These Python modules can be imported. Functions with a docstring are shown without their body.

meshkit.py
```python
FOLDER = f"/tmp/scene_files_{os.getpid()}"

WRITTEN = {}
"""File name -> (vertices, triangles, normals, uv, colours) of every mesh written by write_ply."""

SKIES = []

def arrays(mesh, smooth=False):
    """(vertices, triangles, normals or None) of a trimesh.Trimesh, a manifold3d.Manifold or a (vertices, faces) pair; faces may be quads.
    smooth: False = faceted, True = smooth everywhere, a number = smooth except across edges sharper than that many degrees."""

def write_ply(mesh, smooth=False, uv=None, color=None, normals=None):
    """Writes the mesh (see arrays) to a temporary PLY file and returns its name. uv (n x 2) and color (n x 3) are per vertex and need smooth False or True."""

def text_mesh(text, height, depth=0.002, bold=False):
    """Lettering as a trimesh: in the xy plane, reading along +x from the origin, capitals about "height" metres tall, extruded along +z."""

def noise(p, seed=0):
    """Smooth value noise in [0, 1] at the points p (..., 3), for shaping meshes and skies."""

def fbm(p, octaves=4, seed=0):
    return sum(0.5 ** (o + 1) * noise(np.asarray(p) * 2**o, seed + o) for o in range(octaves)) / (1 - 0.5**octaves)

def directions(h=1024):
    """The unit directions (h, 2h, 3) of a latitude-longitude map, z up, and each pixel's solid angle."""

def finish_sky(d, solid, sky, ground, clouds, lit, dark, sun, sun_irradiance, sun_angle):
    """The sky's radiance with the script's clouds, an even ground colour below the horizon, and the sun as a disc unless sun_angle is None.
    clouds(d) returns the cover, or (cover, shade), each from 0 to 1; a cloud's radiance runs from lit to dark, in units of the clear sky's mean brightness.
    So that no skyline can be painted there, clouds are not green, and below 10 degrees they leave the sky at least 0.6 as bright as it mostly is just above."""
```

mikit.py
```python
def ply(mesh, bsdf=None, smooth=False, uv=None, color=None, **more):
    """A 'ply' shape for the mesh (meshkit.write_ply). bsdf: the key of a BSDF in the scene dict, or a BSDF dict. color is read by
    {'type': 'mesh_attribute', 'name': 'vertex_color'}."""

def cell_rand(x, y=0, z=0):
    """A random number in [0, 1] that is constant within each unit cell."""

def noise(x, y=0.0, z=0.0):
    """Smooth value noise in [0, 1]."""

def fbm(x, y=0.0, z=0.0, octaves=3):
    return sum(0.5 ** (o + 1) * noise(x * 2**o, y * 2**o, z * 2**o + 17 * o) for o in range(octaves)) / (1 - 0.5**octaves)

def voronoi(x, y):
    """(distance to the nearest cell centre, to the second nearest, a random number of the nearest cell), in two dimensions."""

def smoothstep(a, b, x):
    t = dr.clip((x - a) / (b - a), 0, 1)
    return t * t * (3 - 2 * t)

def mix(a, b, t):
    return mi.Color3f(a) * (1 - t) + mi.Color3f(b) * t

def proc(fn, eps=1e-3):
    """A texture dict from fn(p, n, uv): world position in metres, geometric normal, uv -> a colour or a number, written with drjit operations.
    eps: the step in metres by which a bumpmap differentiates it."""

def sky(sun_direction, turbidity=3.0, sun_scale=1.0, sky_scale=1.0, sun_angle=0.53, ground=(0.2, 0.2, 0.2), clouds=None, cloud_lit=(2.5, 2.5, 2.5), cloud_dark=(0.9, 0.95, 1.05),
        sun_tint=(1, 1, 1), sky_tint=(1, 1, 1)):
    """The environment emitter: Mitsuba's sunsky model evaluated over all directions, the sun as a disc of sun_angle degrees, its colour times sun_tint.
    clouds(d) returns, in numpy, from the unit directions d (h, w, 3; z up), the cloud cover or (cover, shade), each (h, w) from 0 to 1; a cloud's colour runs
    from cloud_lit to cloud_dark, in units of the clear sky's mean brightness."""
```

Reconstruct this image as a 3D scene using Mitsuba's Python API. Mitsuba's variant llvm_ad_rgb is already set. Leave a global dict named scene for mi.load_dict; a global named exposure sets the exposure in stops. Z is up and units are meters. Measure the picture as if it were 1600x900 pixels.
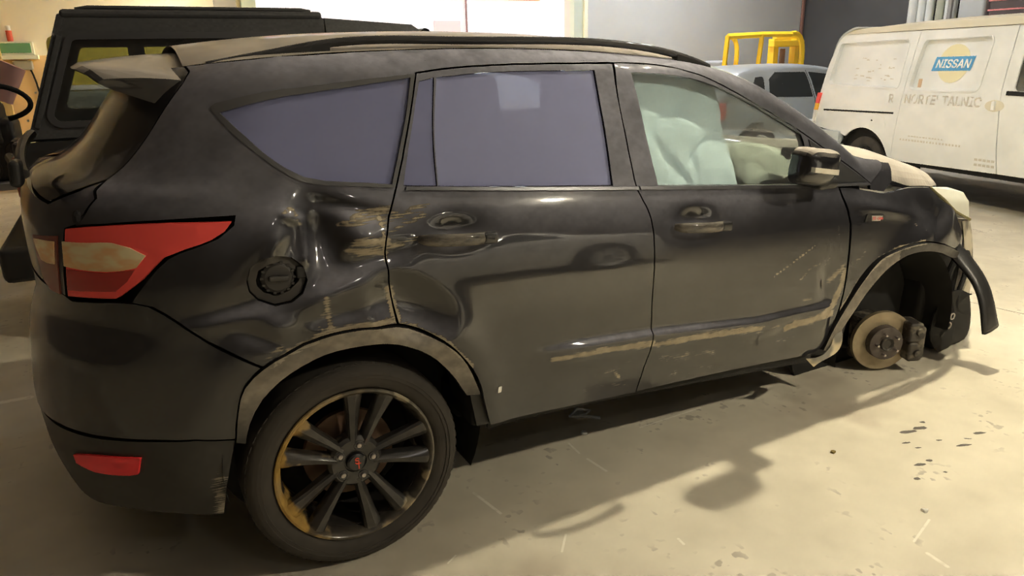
import math, random
import numpy as np, trimesh, shapely, manifold3d
import drjit as dr
import mitsuba as mi
import mikit, meshkit
from mikit import proc, noise, fbm, smoothstep, mix, cell_rand, voronoi
from shapely.geometry import Polygon, LineString
from scipy.spatial import Delaunay
random.seed(3); RNG=np.random.default_rng(7)
T=mi.ScalarTransform4f
scene, labels = {'type':'scene'}, {}

# ---------------- camera, lights, exposure ----------------
CAM=np.array([-.495,-2.855,1.518]); YAW,PIT,ROL=math.radians(28.08),math.radians(17.4),math.radians(-1.31)
_f=np.array([math.sin(YAW)*math.cos(PIT),math.cos(YAW)*math.cos(PIT),-math.sin(PIT)])
_r=np.array([math.cos(YAW),-math.sin(YAW),0]); _u=np.cross(_r,_f); _u=-_r*math.sin(ROL)+_u*math.cos(ROL)
scene['camera']={'type':'perspective','fov':math.degrees(2*math.atan(800/1125)),'fov_axis':'x','near_clip':.05,'far_clip':200.0,
  'to_world':T().look_at(origin=CAM.tolist(),target=(CAM+_f).tolist(),up=_u.tolist())}
exposure=2.5
scene['sky']=mikit.sky((.35,.75,.75),turbidity=4.0,sun_scale=3.0,sky_scale=1.6,ground=(.5,.48,.45))
LAMPS=[ # position, disc radius, radiance rgb : round high-bay lamps, the last three added for brightness
 ((2.9,-.60,3.35),.05,(760,678,484)),
 ((3.3,-4.0,3.35),.09,(300,268,200)),
 ((1.2,-6.4,4.6),.13,(12,11,10)),
 ((8.6,6.6,4.8),.16,(125,128,132)),  # added lamp, brightens the grey back wall
 ((.45,8.1,2.75),.12,(30,29,24)),  # added lamp, brightens the cream wall
 ((4.9,2.4,3.9),.14,(42,42,41)),  # added lamp, brightens the side of the white van
]

# ---------- body surface of the black car, car frame: x forward from the rear axle, y to the left, z up ----------
from scipy.interpolate import CubicSpline, PchipInterpolator
PITCH=math.radians(4.7); AXZ=.337
def c2w(v):
    v=np.asarray(v,float); z0=v[...,2]-AXZ; c,s_=math.cos(PITCH),math.sin(PITCH)
    return np.stack([v[...,0]*c+z0*s_, v[...,1], -v[...,0]*s_+z0*c+AXZ],-1)
_wz=PchipInterpolator([.10,.20,.30,.40,.50,.62,.76,.90,1.00,1.06,1.11,1.15,1.18,1.25,1.40,1.55,1.70],
                [.80,.845,.880,.905,.921,.929,.933,.9295,.922,.913,.899,.883,.868,.835,.760,.676,.588])
_zz=np.linspace(.10,1.70,1601); _ww=_wz(_zz)
_k=np.exp(-.5*(np.arange(-60,61)/14.0)**2); _k/=_k.sum()
_wp=np.convolve(np.r_[np.full(60,_ww[0])-np.arange(60,0,-1)*(_ww[1]-_ww[0]),_ww,_ww[-1]+np.arange(1,61)*(_ww[-1]-_ww[-2])],_k,'valid')
def Wz(z): return np.interp(z,_zz,_wp)
XR,XF=-.15,2.50
_xr=PchipInterpolator([.10,.22,.35,.50,.62,.70,.76,.82,.95,1.05,1.12,1.17,1.20,1.24,1.42,1.50,1.58,1.7],
                      [-.77,-.83,-.865,-.88,-.875,-.87,-.855,-.84,-.85,-.855,-.85,-.82,-.75,-.70,-.575,-.50,-.42,-.35])
_xf=PchipInterpolator([.10,.25,.45,.70,.90,1.02,1.12,1.25,1.7],[3.44,3.56,3.62,3.63,3.62,3.58,3.46,3.2,2.9])
def _corner(a,w,n):
    t=np.linspace(0,math.pi/2,4001); xi=np.sin(t)**(2/n); et=np.cos(t)**(2/n)
    L=np.r_[0,np.cumsum(np.hypot(np.diff(a*xi),np.diff(w*et)))]
    return L,xi,et
_RL,_RX,_RE=_corner(.62,.92,2.7); _FL,_FX,_FE=_corner(.86,.92,2.5)
SMIN,SMAX=XR-_RL[-1],XF+_FL[-1]
_zr=PchipInterpolator([-.60,-.40,-.10,.2,.6,1.0,1.35,1.55,1.75,1.95,2.25],[1.455,1.502,1.552,1.588,1.622,1.638,1.634,1.614,1.565,1.475,1.29])
def zroof(x): return _zr(np.clip(x,-.6,2.25))
RR=.075
def s_of(x,z):
    return np.where(np.asarray(x)<XR, XR-np.interp((XR-x)/(XR-_xr(z)),_RX,_RL), x)
DISP=[]   # functions (s,z) -> outward metres
def gauss(s,z,s0,z0,rs,rz,h,rot=0):
    a=math.radians(rot); u=(s-s0)*math.cos(a)+(z-z0)*math.sin(a); v=-(s-s0)*math.sin(a)+(z-z0)*math.cos(a)
    return h*np.exp(-(u/rs)**2-(v/rz)**2)
def surf(s,z,off=0.0,disp=True):
    s=np.asarray(s,float); z=np.asarray(z,float); s,z=np.broadcast_arrays(s,z)
    xi=np.interp(XR-s,_RL,_RX); et=np.interp(XR-s,_RL,_RE)
    xf=np.interp(s-XF,_FL,_FX); ef=np.interp(s-XF,_FL,_FE)
    x=np.where(s<XR,XR-(XR-_xr(z))*xi,np.where(s>XF,XF+(_xf(z)-XF)*xf,s))
    W=Wz(z)-.006*(x-1.25)**2
    d=np.maximum(0,z-(zroof(x)-RR)); d=np.minimum(d,RR*.999)
    W=W-(RR-np.sqrt(RR*RR-d*d))
    dd=off+(sum(f(s,z) for f in DISP) if disp and DISP else 0.0)
    y=-W*np.where(s<XR,et,np.where(s>XF,ef,1.0))
    nx=np.where(s<XR,-xi**1.3,np.where(s>XF,xf**1.3,0.0)); ny=-np.where(s<XR,np.sqrt(np.maximum(0,1-xi**2.6)),np.where(s>XF,np.sqrt(np.maximum(0,1-xf**2.6)),1.0))
    return np.stack([x+dd*nx,y+dd*ny,z],-1)

# ---------------- helpers ----------------
def put(key,mesh,bsdf,label=None,cat=None,group=None,kind=None,smooth=False,uv=None,**more):
    scene[key]=mikit.ply(mesh,bsdf,smooth=smooth,uv=uv,**more)
    tag(key,label,cat,group,kind)
    return key
def tag(key,label=None,cat=None,group=None,kind=None):
    d={k:v for k,v in (('label',label),('category',cat),('group',group),('kind',kind)) if v}
    if d: labels[key]=d
_count={}
def num(base):
    n=_count.get(base,0); _count[base]=n+1
    return base if n==0 else '%s_%03d'%(base,n)
def TM(v,f): return trimesh.Trimesh(np.asarray(v,float),np.asarray(f,int),process=False)
def cat_(*m): return trimesh.util.concatenate([x for x in m])
def box(sx,sy,sz,c=(0,0,0)):
    m=trimesh.creation.box((sx,sy,sz)); m.apply_translation(c); return m
def rbox(sx,sy,sz,r=.02,c=(0,0,0),sub=1):
    s=trimesh.creation.icosphere(subdivisions=sub,radius=r).vertices
    p=np.vstack([s+np.array([i*(sx/2-r),j*(sy/2-r),k*(sz/2-r)]) for i in(-1,1) for j in(-1,1) for k in(-1,1)])
    m=trimesh.convex.convex_hull(p); m.apply_translation(c); return m
def hull(pts): return trimesh.convex.convex_hull(np.asarray(pts,float))
def rot(m,deg,ax,pt=(0,0,0)):
    m.apply_transform(trimesh.transformations.rotation_matrix(math.radians(deg),ax,pt)); return m
def mov(m,*t): m.apply_translation(t if len(t)==3 else t[0]); return m
def tube(pts,r,n=10,closed=False,flat=None):
    p=np.asarray(pts,float); N=len(p)
    t=np.gradient(p,axis=0); t/=np.linalg.norm(t,axis=1,keepdims=True)+1e-12
    ref=np.array([0,0,1.0]) if abs(t[:,2]).max()<.95 else np.array([0.37,1.0,.11])
    a=np.cross(t,ref); a/=np.linalg.norm(a,axis=1,keepdims=True)+1e-12; b=np.cross(t,a)
    an=np.arange(n)*2*math.pi/n; r=np.broadcast_to(np.asarray(r,float),(N,))
    fa,fb=(1,1) if flat is None else flat
    v=p[:,None]+r[:,None,None]*(fa*np.cos(an)[None,:,None]*a[:,None]+fb*np.sin(an)[None,:,None]*b[:,None])
    i,j=np.meshgrid(np.arange(N-1),np.arange(n),indexing='ij')
    q=np.stack([i*n+j,i*n+(j+1)%n,(i+1)*n+(j+1)%n,(i+1)*n+j],-1).reshape(-1,4)
    f=np.vstack([q[:,[0,1,2]],q[:,[0,2,3]]])
    v=np.vstack([v.reshape(-1,3),p[0],p[-1]]); c0,c1=N*n,N*n+1; k=np.arange(n)
    f=np.vstack([f,np.stack([(k+1)%n,k,k*0+c0],1),np.stack([(N-1)*n+k,(N-1)*n+(k+1)%n,k*0+c1],1)])
    m=TM(v,f); m.fix_normals(); return m
def spl(pts,n=40):
    p=np.asarray(pts,float); d=np.r_[0,np.cumsum(np.linalg.norm(np.diff(p,axis=0),axis=1))]
    return CubicSpline(d,p)(np.linspace(0,d[-1],n))
def lathe(prof,n=64,axis='y'):
    # profile (radius, along): revolved about the axis
    p=np.asarray(prof,float); a=np.arange(n)*2*math.pi/n
    R,Y=p[:,0],p[:,1]
    v=np.stack([R[:,None]*np.cos(a),Y[:,None]+0*a,R[:,None]*np.sin(a)],-1)
    N=len(p); i,j=np.meshgrid(np.arange(N-1),np.arange(n),indexing='ij')
    q=np.stack([i*n+j,i*n+(j+1)%n,(i+1)*n+(j+1)%n,(i+1)*n+j],-1).reshape(-1,4)
    m=TM(v.reshape(-1,3),np.vstack([q[:,[0,1,2]],q[:,[0,2,3]]]))
    if axis=='z': m.vertices=m.vertices[:,[0,2,1]]
    if axis=='x': m.vertices=m.vertices[:,[1,0,2]]
    m.merge_vertices(); m.update_faces(m.nondegenerate_faces()); m.fix_normals(); return m
def prism(poly,d):
    # shapely polygon in xy extruded along z
    gs=getattr(poly,'geoms',[poly])
    return cat_(*[trimesh.creation.extrude_polygon(g,d,engine='earcut') for g in gs])
def plate(poly2,y0,y1,plane='xz'):
    # polygon in (x,z), thick from y0 to y1
    m=prism(poly2,abs(y1-y0)); v=m.vertices.copy()
    m.vertices=np.stack([v[:,0],min(y0,y1)+v[:,2],v[:,1]],1); m.invert(); return m
def rpoly(pts,r=.03):
    return Polygon(pts).buffer(-r).buffer(r,quad_segs=6)
def resample(ring,h):
    L=np.r_[0,np.cumsum(np.linalg.norm(np.diff(np.vstack([ring,ring[:1]]),axis=0),axis=1))]
    R=np.vstack([ring,ring[:1]]); out=[]
    for i in range(len(ring)):
        k=max(1,int(math.ceil((L[i+1]-L[i])/h)))
        for j in range(k): out.append(R[i]+(R[i+1]-R[i])*j/k)
    return np.array(out)
def fill(poly,h):
    """points, triangles, boundary rings (index arrays) of a polygon filled at spacing h"""
    rings=[np.array(poly.exterior.coords)[:-1]]+[np.array(g.coords)[:-1] for g in poly.interiors]
    pts,idx,n=[],[],0
    for r in rings:
        q=resample(r,h*.8); pts.append(q); idx.append(np.arange(n,n+len(q))); n+=len(q)
    x0,y0,x1,y1=poly.bounds
    gx,gy=np.meshgrid(np.arange(x0,x1,h),np.arange(y0,y1,h)); gx=gx+(np.arange(gx.shape[0])%2)[:,None]*h*.5
    g=np.stack([gx.ravel(),gy.ravel()],1); ins=poly.buffer(-h*.55)
    g=g[shapely.contains_xy(ins,g[:,0],g[:,1])] if not ins.is_empty else g[:0]
    P=np.vstack(pts+[g]); D=Delaunay(P).simplices; c=P[D].mean(1)
    e=P[D]; ar=np.abs(np.cross(e[:,1]-e[:,0],e[:,2]-e[:,0]))
    D=D[shapely.contains_xy(poly.buffer(1e-5),c[:,0],c[:,1])&(ar>1e-9)]
    return P,D,idx
def panel(poly,fn,h=.012,skirt=.014,dirt_haze=None,world=c2w,grow=-.0025,mirror=False,both=False):
    """a sheet over a polygon of surface parameters: fn(s,z,off) -> points; edges folded inwards by skirt; uv = (scratches, dust and painted haze)"""
    if not isinstance(poly,Polygon): poly=Polygon(poly)
    poly=poly.buffer(0)
    if grow: poly=poly.buffer(grow,join_style=2)
    if poly.geom_type!='Polygon': poly=max(poly.geoms,key=lambda g:g.area)
    P,D,rings=fill(poly,h)
    V=fn(P[:,0],P[:,1],0.0); n=np.cross(V[D[:,1]]-V[D[:,0]],V[D[:,2]]-V[D[:,0]])
    B=fn(P[:,0],P[:,1],-.02); out=(V-B)[D].mean(1)
    flip=(n*out).sum(1)<0; D[flip]=D[flip][:,::-1]
    vn=np.zeros_like(V); nn=np.cross(V[D[:,1]]-V[D[:,0]],V[D[:,2]]-V[D[:,0]])
    for k in range(3): np.add.at(vn,D[:,k],nn)
    vn/=np.linalg.norm(vn,axis=1,keepdims=True)+1e-12
    uv=np.zeros((len(V),2))
    if dirt_haze is not None: uv=dirt_haze(P[:,0],P[:,1],vn)
    Vs,Fs,Us=[V],[D],[uv]; n0=len(V)
    if skirt:
        for r in rings:
            a=fn(P[r,0],P[r,1],0.0); b=fn(P[r,0],P[r,1],-skirt); k=len(r)
            Vs+= [a,b]; Us+= [np.zeros((2*k,2))]
            i=np.arange(k); j=(i+1)%k
            Fs.append(n0+np.vstack([np.stack([i,i+k,j+k],1),np.stack([i,j+k,j],1)])); n0+=2*k
    V=np.vstack(Vs); F=np.vstack(Fs); U=np.vstack(Us)
    if mirror: V=V*[1,-1,1]; F=F[:,::-1]
    if both:
        F=np.vstack([F,F[:,::-1]+len(V)]); V=np.vstack([V,V*[1,-1,1]]); U=np.vstack([U,U])
    return TM(world(V) if world is not None else V,F),U
def putp(key,pu,bsdf,label=None,**k):
    m,U=pu; return put(key,m,bsdf,label,smooth=True,uv=U,**k)
# ---------------- materials ----------------
def rgb(*c): return {'type':'rgb','value':list(c)}
def mat(name,d): scene[name]={'type':'twosided','bsdf':d} if d['type'] not in ('thindielectric','dielectric','twosided') else d; return name
def pr(c,rough=.5,**k): return {'type':'principled','base_color':rgb(*c) if not isinstance(c,dict) else c,'roughness':rough,**k}
def simple(name,c,rough=.5,**k): return mat(name,pr(c,rough,**k))
def _scr(p,uv):
    f=fbm(p.x*55,p.y*55,p.z*55,3); st=noise(p.x*22,p.y*30,p.z*260)
    a=uv.x+(f-.5)*.55+(st-.5)*.5
    return smoothstep(.36,.74,a)*smoothstep(.02,.12,uv.x),f
def w_dirt_haze(p,n,uv):
    s,f=_scr(p,uv); g=fbm(p.x*7,p.y*9,p.z*9,3)
    d=uv.y*(.45+1.1*g)*(.8+.4*f)
    return dr.clip(dr.maximum(s*.92,d),0,.96)
def c_dirt_haze(p,n,uv):
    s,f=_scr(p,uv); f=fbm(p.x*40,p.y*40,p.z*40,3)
    return mix(mix((.37,.375,.46),(.47,.475,.56),f),mix((.24,.20,.145),(.52,.45,.33),f),smoothstep(.03,.25,s))  # lavender grey: dust tone with lens glare haze painted in
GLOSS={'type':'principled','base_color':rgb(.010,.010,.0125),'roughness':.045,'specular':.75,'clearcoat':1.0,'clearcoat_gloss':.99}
mat('black_paint',{'type':'blendbsdf','weight':proc(w_dirt_haze),'a':GLOSS,'b':{'type':'diffuse','reflectance':proc(c_dirt_haze)}})
mat('cladding',{'type':'blendbsdf','weight':proc(w_dirt_haze),'a':pr((.018,.018,.019),.38,specular=.5),'b':{'type':'diffuse','reflectance':proc(lambda p,n,uv: mix((.24,.215,.18),(.48,.43,.345),fbm(p.x*40,p.y*40,p.z*40,3)))}})
simple('black_plastic',(.016,.016,.017),.42)
simple('matte_black',(.008,.008,.008),.8)
simple('rubber_trim',(.045,.045,.05),.4)
simple('gloss_black',(.010,.010,.012),.06,specular=.6,clearcoat=1.0)
simple('belt_metal',(.10,.10,.11),.28,metallic=.6)
simple('interior_dark',(.020,.020,.023),.75)
simple('seat_cloth',(.028,.028,.033),.85)
simple('airbag_cloth',proc(lambda p,n,uv: mix((.64,.75,.82),(.76,.86,.92),fbm(p.x*7,p.y*7,p.z*7,3))),.85)
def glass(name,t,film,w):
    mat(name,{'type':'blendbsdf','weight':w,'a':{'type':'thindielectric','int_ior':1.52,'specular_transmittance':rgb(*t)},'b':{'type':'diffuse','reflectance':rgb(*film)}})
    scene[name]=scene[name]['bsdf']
glass('privacy_glass',(.22,.22,.25),(.36,.385,.66),.50)  # lavender layer over the tint paints in lens glare haze
glass('door_privacy_glass',(.30,.31,.34),(.42,.45,.74),.56)  # same painted glare haze, stronger on the rear doors
glass('front_glass',(.90,.97,.96),(.45,.46,.47),.05)
glass('dusty_glass',(.8,.84,.82),(.62,.70,.72),.5)
glass('clear_glass',(.85,.90,.89),(.5,.5,.5),.02)

# outlines of the panels on the body surface: (distance along the plan outline, height), metres in the car frame
OUT={
 'rear_door':[(0.248,1.518),(0.272,1.522),(0.306,1.529),(0.341,1.535),(0.375,1.540),(0.411,1.545),(0.451,1.550),(0.482,1.553),(0.514,1.557),(0.550,1.560),(0.595,1.565),(0.623,1.567),(0.654,1.569),(0.688,1.572),(0.724,1.575),(0.760,1.578),(0.794,1.580),(0.826,1.582),(0.855,1.584),(0.895,1.587),(0.933,1.589),(0.966,1.591),(0.993,1.593),(1.013,1.594),(1.008,1.565),(1.002,1.523),(0.998,1.482),(0.996,1.445),(0.995,1.410),(0.994,1.374),(0.994,1.339),(0.993,1.303),(0.994,1.269),(0.995,1.235),(0.996,1.202),(1.000,1.172),(1.015,1.139),(1.031,1.109),(1.043,1.076),(1.052,1.034),(1.056,1.004),(1.059,0.969),(1.062,0.932),(1.064,0.898),(1.065,0.858),(1.065,0.821),(1.066,0.780),(1.069,0.744),(1.074,0.705),(1.077,0.667),(1.079,0.632),(1.076,0.594),(1.070,0.560),(1.064,0.527),(1.060,0.487),(1.056,0.446),(1.054,0.418),(1.035,0.417),(1.010,0.417),(0.981,0.416),(0.948,0.415),(0.913,0.414),(0.876,0.413),(0.839,0.412),(0.803,0.412),(0.768,0.411),(0.736,0.410),(0.701,0.409),(0.663,0.408),(0.625,0.407),(0.587,0.405),(0.551,0.404),(0.517,0.403),(0.487,0.402),(0.462,0.402),(0.442,0.401),(0.430,0.432),(0.416,0.474),(0.407,0.502),(0.399,0.533),(0.390,0.560),(0.375,0.593),(0.356,0.624),(0.330,0.657),(0.302,0.688),(0.278,0.711),(0.253,0.730),(0.222,0.749),(0.189,0.766),(0.151,0.780),(0.120,0.790),(0.113,0.825),(0.104,0.868),(0.097,0.899),(0.089,0.927),(0.079,0.984),(0.078,1.043),(0.085,1.075),(0.094,1.110),(0.107,1.143),(0.124,1.182),(0.135,1.209),(0.147,1.239),(0.160,1.271),(0.171,1.302),(0.183,1.333),(0.194,1.363),(0.205,1.393),(0.215,1.421),(0.228,1.459),(0.240,1.493)],
 'rear_door_glass':[(0.315,1.506),(0.338,1.510),(0.371,1.514),(0.408,1.520),(0.445,1.525),(0.475,1.529),(0.503,1.532),(0.538,1.535),(0.588,1.540),(0.612,1.542),(0.641,1.544),(0.674,1.546),(0.709,1.549),(0.745,1.551),(0.781,1.554),(0.816,1.556),(0.849,1.558),(0.878,1.560),(0.902,1.562),(0.921,1.563),(0.919,1.537),(0.916,1.498),(0.913,1.457),(0.911,1.425),(0.910,1.390),(0.908,1.355),(0.906,1.320),(0.904,1.284),(0.901,1.246),(0.899,1.212),(0.898,1.188),(0.879,1.188),(0.856,1.188),(0.828,1.188),(0.797,1.189),(0.763,1.189),(0.727,1.189),(0.691,1.189),(0.655,1.189),(0.620,1.189),(0.586,1.190),(0.556,1.190),(0.519,1.190),(0.482,1.191),(0.443,1.191),(0.406,1.191),(0.370,1.192),(0.337,1.192),(0.307,1.193),(0.282,1.193),(0.262,1.194),(0.265,1.230),(0.268,1.276),(0.273,1.318),(0.279,1.359),(0.287,1.397),(0.296,1.434),(0.307,1.474)],
 'rear_door_vent_glass':[(0.256,1.492),(0.302,1.504),(0.295,1.473),(0.285,1.433),(0.277,1.397),(0.270,1.358),(0.264,1.318),(0.259,1.276),(0.256,1.230),(0.254,1.195),(0.225,1.195),(0.184,1.196),(0.154,1.197),(0.162,1.224),(0.174,1.262),(0.187,1.303),(0.198,1.333),(0.209,1.364),(0.220,1.395),(0.229,1.422),(0.245,1.464)],
 'front_door':[(1.019,1.596),(1.047,1.598),(1.087,1.600),(1.131,1.601),(1.168,1.602),(1.205,1.602),(1.236,1.601),(1.266,1.599),(1.309,1.596),(1.353,1.589),(1.387,1.583),(1.424,1.576),(1.469,1.563),(1.496,1.553),(1.527,1.542),(1.559,1.529),(1.593,1.516),(1.627,1.502),(1.662,1.487),(1.692,1.474),(1.724,1.460),(1.758,1.446),(1.791,1.431),(1.823,1.416),(1.853,1.403),(1.880,1.390),(1.912,1.374),(1.940,1.359),(1.965,1.345),(1.990,1.331),(2.016,1.317),(2.046,1.301),(2.076,1.285),(2.107,1.270),(2.137,1.254),(2.164,1.239),(2.196,1.221),(2.227,1.202),(2.253,1.185),(2.272,1.174),(2.250,1.173),(2.219,1.172),(2.182,1.170),(2.143,1.168),(2.106,1.167),(2.075,1.165),(2.053,1.164),(2.063,1.119),(2.089,1.067),(2.108,1.014),(2.112,0.977),(2.115,0.932),(2.118,0.897),(2.120,0.859),(2.122,0.821),(2.124,0.787),(2.126,0.754),(2.127,0.722),(2.125,0.689),(2.122,0.657),(2.117,0.627),(2.110,0.597),(2.100,0.568),(2.091,0.540),(2.083,0.500),(2.068,0.467),(2.027,0.449),(1.988,0.440),(1.971,0.440),(1.950,0.440),(1.926,0.440),(1.899,0.440),(1.870,0.440),(1.839,0.440),(1.806,0.440),(1.772,0.440),(1.737,0.440),(1.701,0.440),(1.665,0.439),(1.630,0.439),(1.595,0.438),(1.560,0.438),(1.530,0.437),(1.497,0.436),(1.463,0.435),(1.427,0.434),(1.391,0.433),(1.354,0.432),(1.317,0.430),(1.280,0.429),(1.244,0.428),(1.209,0.427),(1.177,0.425),(1.146,0.424),(1.118,0.423),(1.092,0.422),(1.071,0.421),(1.053,0.421),(1.056,0.448),(1.060,0.488),(1.064,0.527),(1.070,0.560),(1.076,0.594),(1.079,0.632),(1.077,0.667),(1.074,0.705),(1.069,0.744),(1.066,0.780),(1.065,0.821),(1.065,0.858),(1.064,0.898),(1.062,0.932),(1.059,0.969),(1.056,1.004),(1.052,1.034),(1.043,1.076),(1.031,1.109),(1.015,1.139),(1.000,1.172),(0.996,1.202),(0.995,1.235),(0.994,1.269),(0.993,1.303),(0.994,1.339),(0.994,1.374),(0.994,1.410),(0.995,1.445),(0.998,1.482),(1.004,1.524),(1.013,1.566)],
 'front_door_glass':[(1.087,1.565),(1.110,1.566),(1.144,1.567),(1.182,1.568),(1.219,1.568),(1.255,1.567),(1.292,1.566),(1.329,1.563),(1.366,1.560),(1.402,1.554),(1.437,1.547),(1.473,1.539),(1.509,1.529),(1.537,1.520),(1.567,1.510),(1.596,1.500),(1.625,1.489),(1.654,1.477),(1.684,1.465),(1.714,1.452),(1.744,1.438),(1.773,1.425),(1.799,1.414),(1.838,1.396),(1.872,1.380),(1.895,1.369),(1.900,1.339),(1.898,1.295),(1.888,1.266),(1.873,1.233),(1.857,1.201),(1.847,1.180),(1.829,1.180),(1.806,1.180),(1.779,1.180),(1.750,1.181),(1.717,1.181),(1.683,1.181),(1.647,1.181),(1.611,1.182),(1.574,1.182),(1.539,1.182),(1.504,1.182),(1.472,1.183),(1.439,1.183),(1.405,1.183),(1.369,1.184),(1.333,1.184),(1.297,1.184),(1.261,1.185),(1.227,1.185),(1.195,1.186),(1.165,1.186),(1.139,1.186),(1.116,1.186),(1.098,1.187),(1.096,1.213),(1.093,1.252),(1.090,1.294),(1.088,1.333),(1.087,1.368),(1.088,1.401),(1.088,1.433),(1.089,1.464),(1.088,1.503),(1.088,1.540)],
 'mirror_triangle':[(1.932,1.354),(1.953,1.343),(1.983,1.328),(2.019,1.309),(2.058,1.288),(2.084,1.274),(2.114,1.257),(2.147,1.240),(2.180,1.222),(2.210,1.206),(2.235,1.192),(2.253,1.182),(2.235,1.182),(2.210,1.182),(2.180,1.181),(2.147,1.181),(2.110,1.181),(2.073,1.181),(2.036,1.180),(1.999,1.180),(1.966,1.180),(1.936,1.180),(1.911,1.179),(1.893,1.179),(1.902,1.203),(1.914,1.237),(1.924,1.270),(1.930,1.318)],
 'quarter_glass':[(-0.396,1.383),(-0.375,1.388),(-0.344,1.396),(-0.308,1.405),(-0.270,1.413),(-0.239,1.419),(-0.204,1.425),(-0.169,1.431),(-0.134,1.437),(-0.101,1.442),(-0.065,1.449),(-0.031,1.455),(0.003,1.461),(0.041,1.468),(0.071,1.474),(0.106,1.481),(0.143,1.487),(0.177,1.494),(0.206,1.499),(0.227,1.503),(0.218,1.475),(0.205,1.434),(0.191,1.393),(0.177,1.356),(0.162,1.319),(0.149,1.284),(0.136,1.251),(0.124,1.221),(0.116,1.200),(0.090,1.201),(0.054,1.204),(0.018,1.206),(-0.014,1.207),(-0.045,1.209),(-0.072,1.210),(-0.130,1.221),(-0.184,1.246),(-0.216,1.264),(-0.251,1.286),(-0.276,1.304),(-0.303,1.323),(-0.329,1.340),(-0.367,1.365)],
 'quarter_glass_trim':[(-0.433,1.395),(-0.416,1.407),(-0.389,1.413),(-0.353,1.421),(-0.312,1.429),(-0.271,1.437),(-0.238,1.442),(-0.203,1.446),(-0.167,1.451),(-0.131,1.455),(-0.098,1.460),(-0.062,1.466),(-0.029,1.472),(0.005,1.478),(0.044,1.484),(0.076,1.490),(0.113,1.495),(0.153,1.501),(0.190,1.507),(0.221,1.512),(0.244,1.515),(0.234,1.488),(0.221,1.449),(0.206,1.408),(0.195,1.378),(0.184,1.347),(0.172,1.317),(0.161,1.288),(0.146,1.250),(0.132,1.215),(0.122,1.191),(0.094,1.192),(0.055,1.194),(0.017,1.196),(-0.018,1.197),(-0.052,1.198),(-0.082,1.200),(-0.115,1.204),(-0.142,1.211),(-0.169,1.222),(-0.198,1.238),(-0.231,1.257),(-0.266,1.280),(-0.293,1.296),(-0.321,1.314),(-0.349,1.333),(-0.380,1.356),(-0.411,1.378)],
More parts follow.
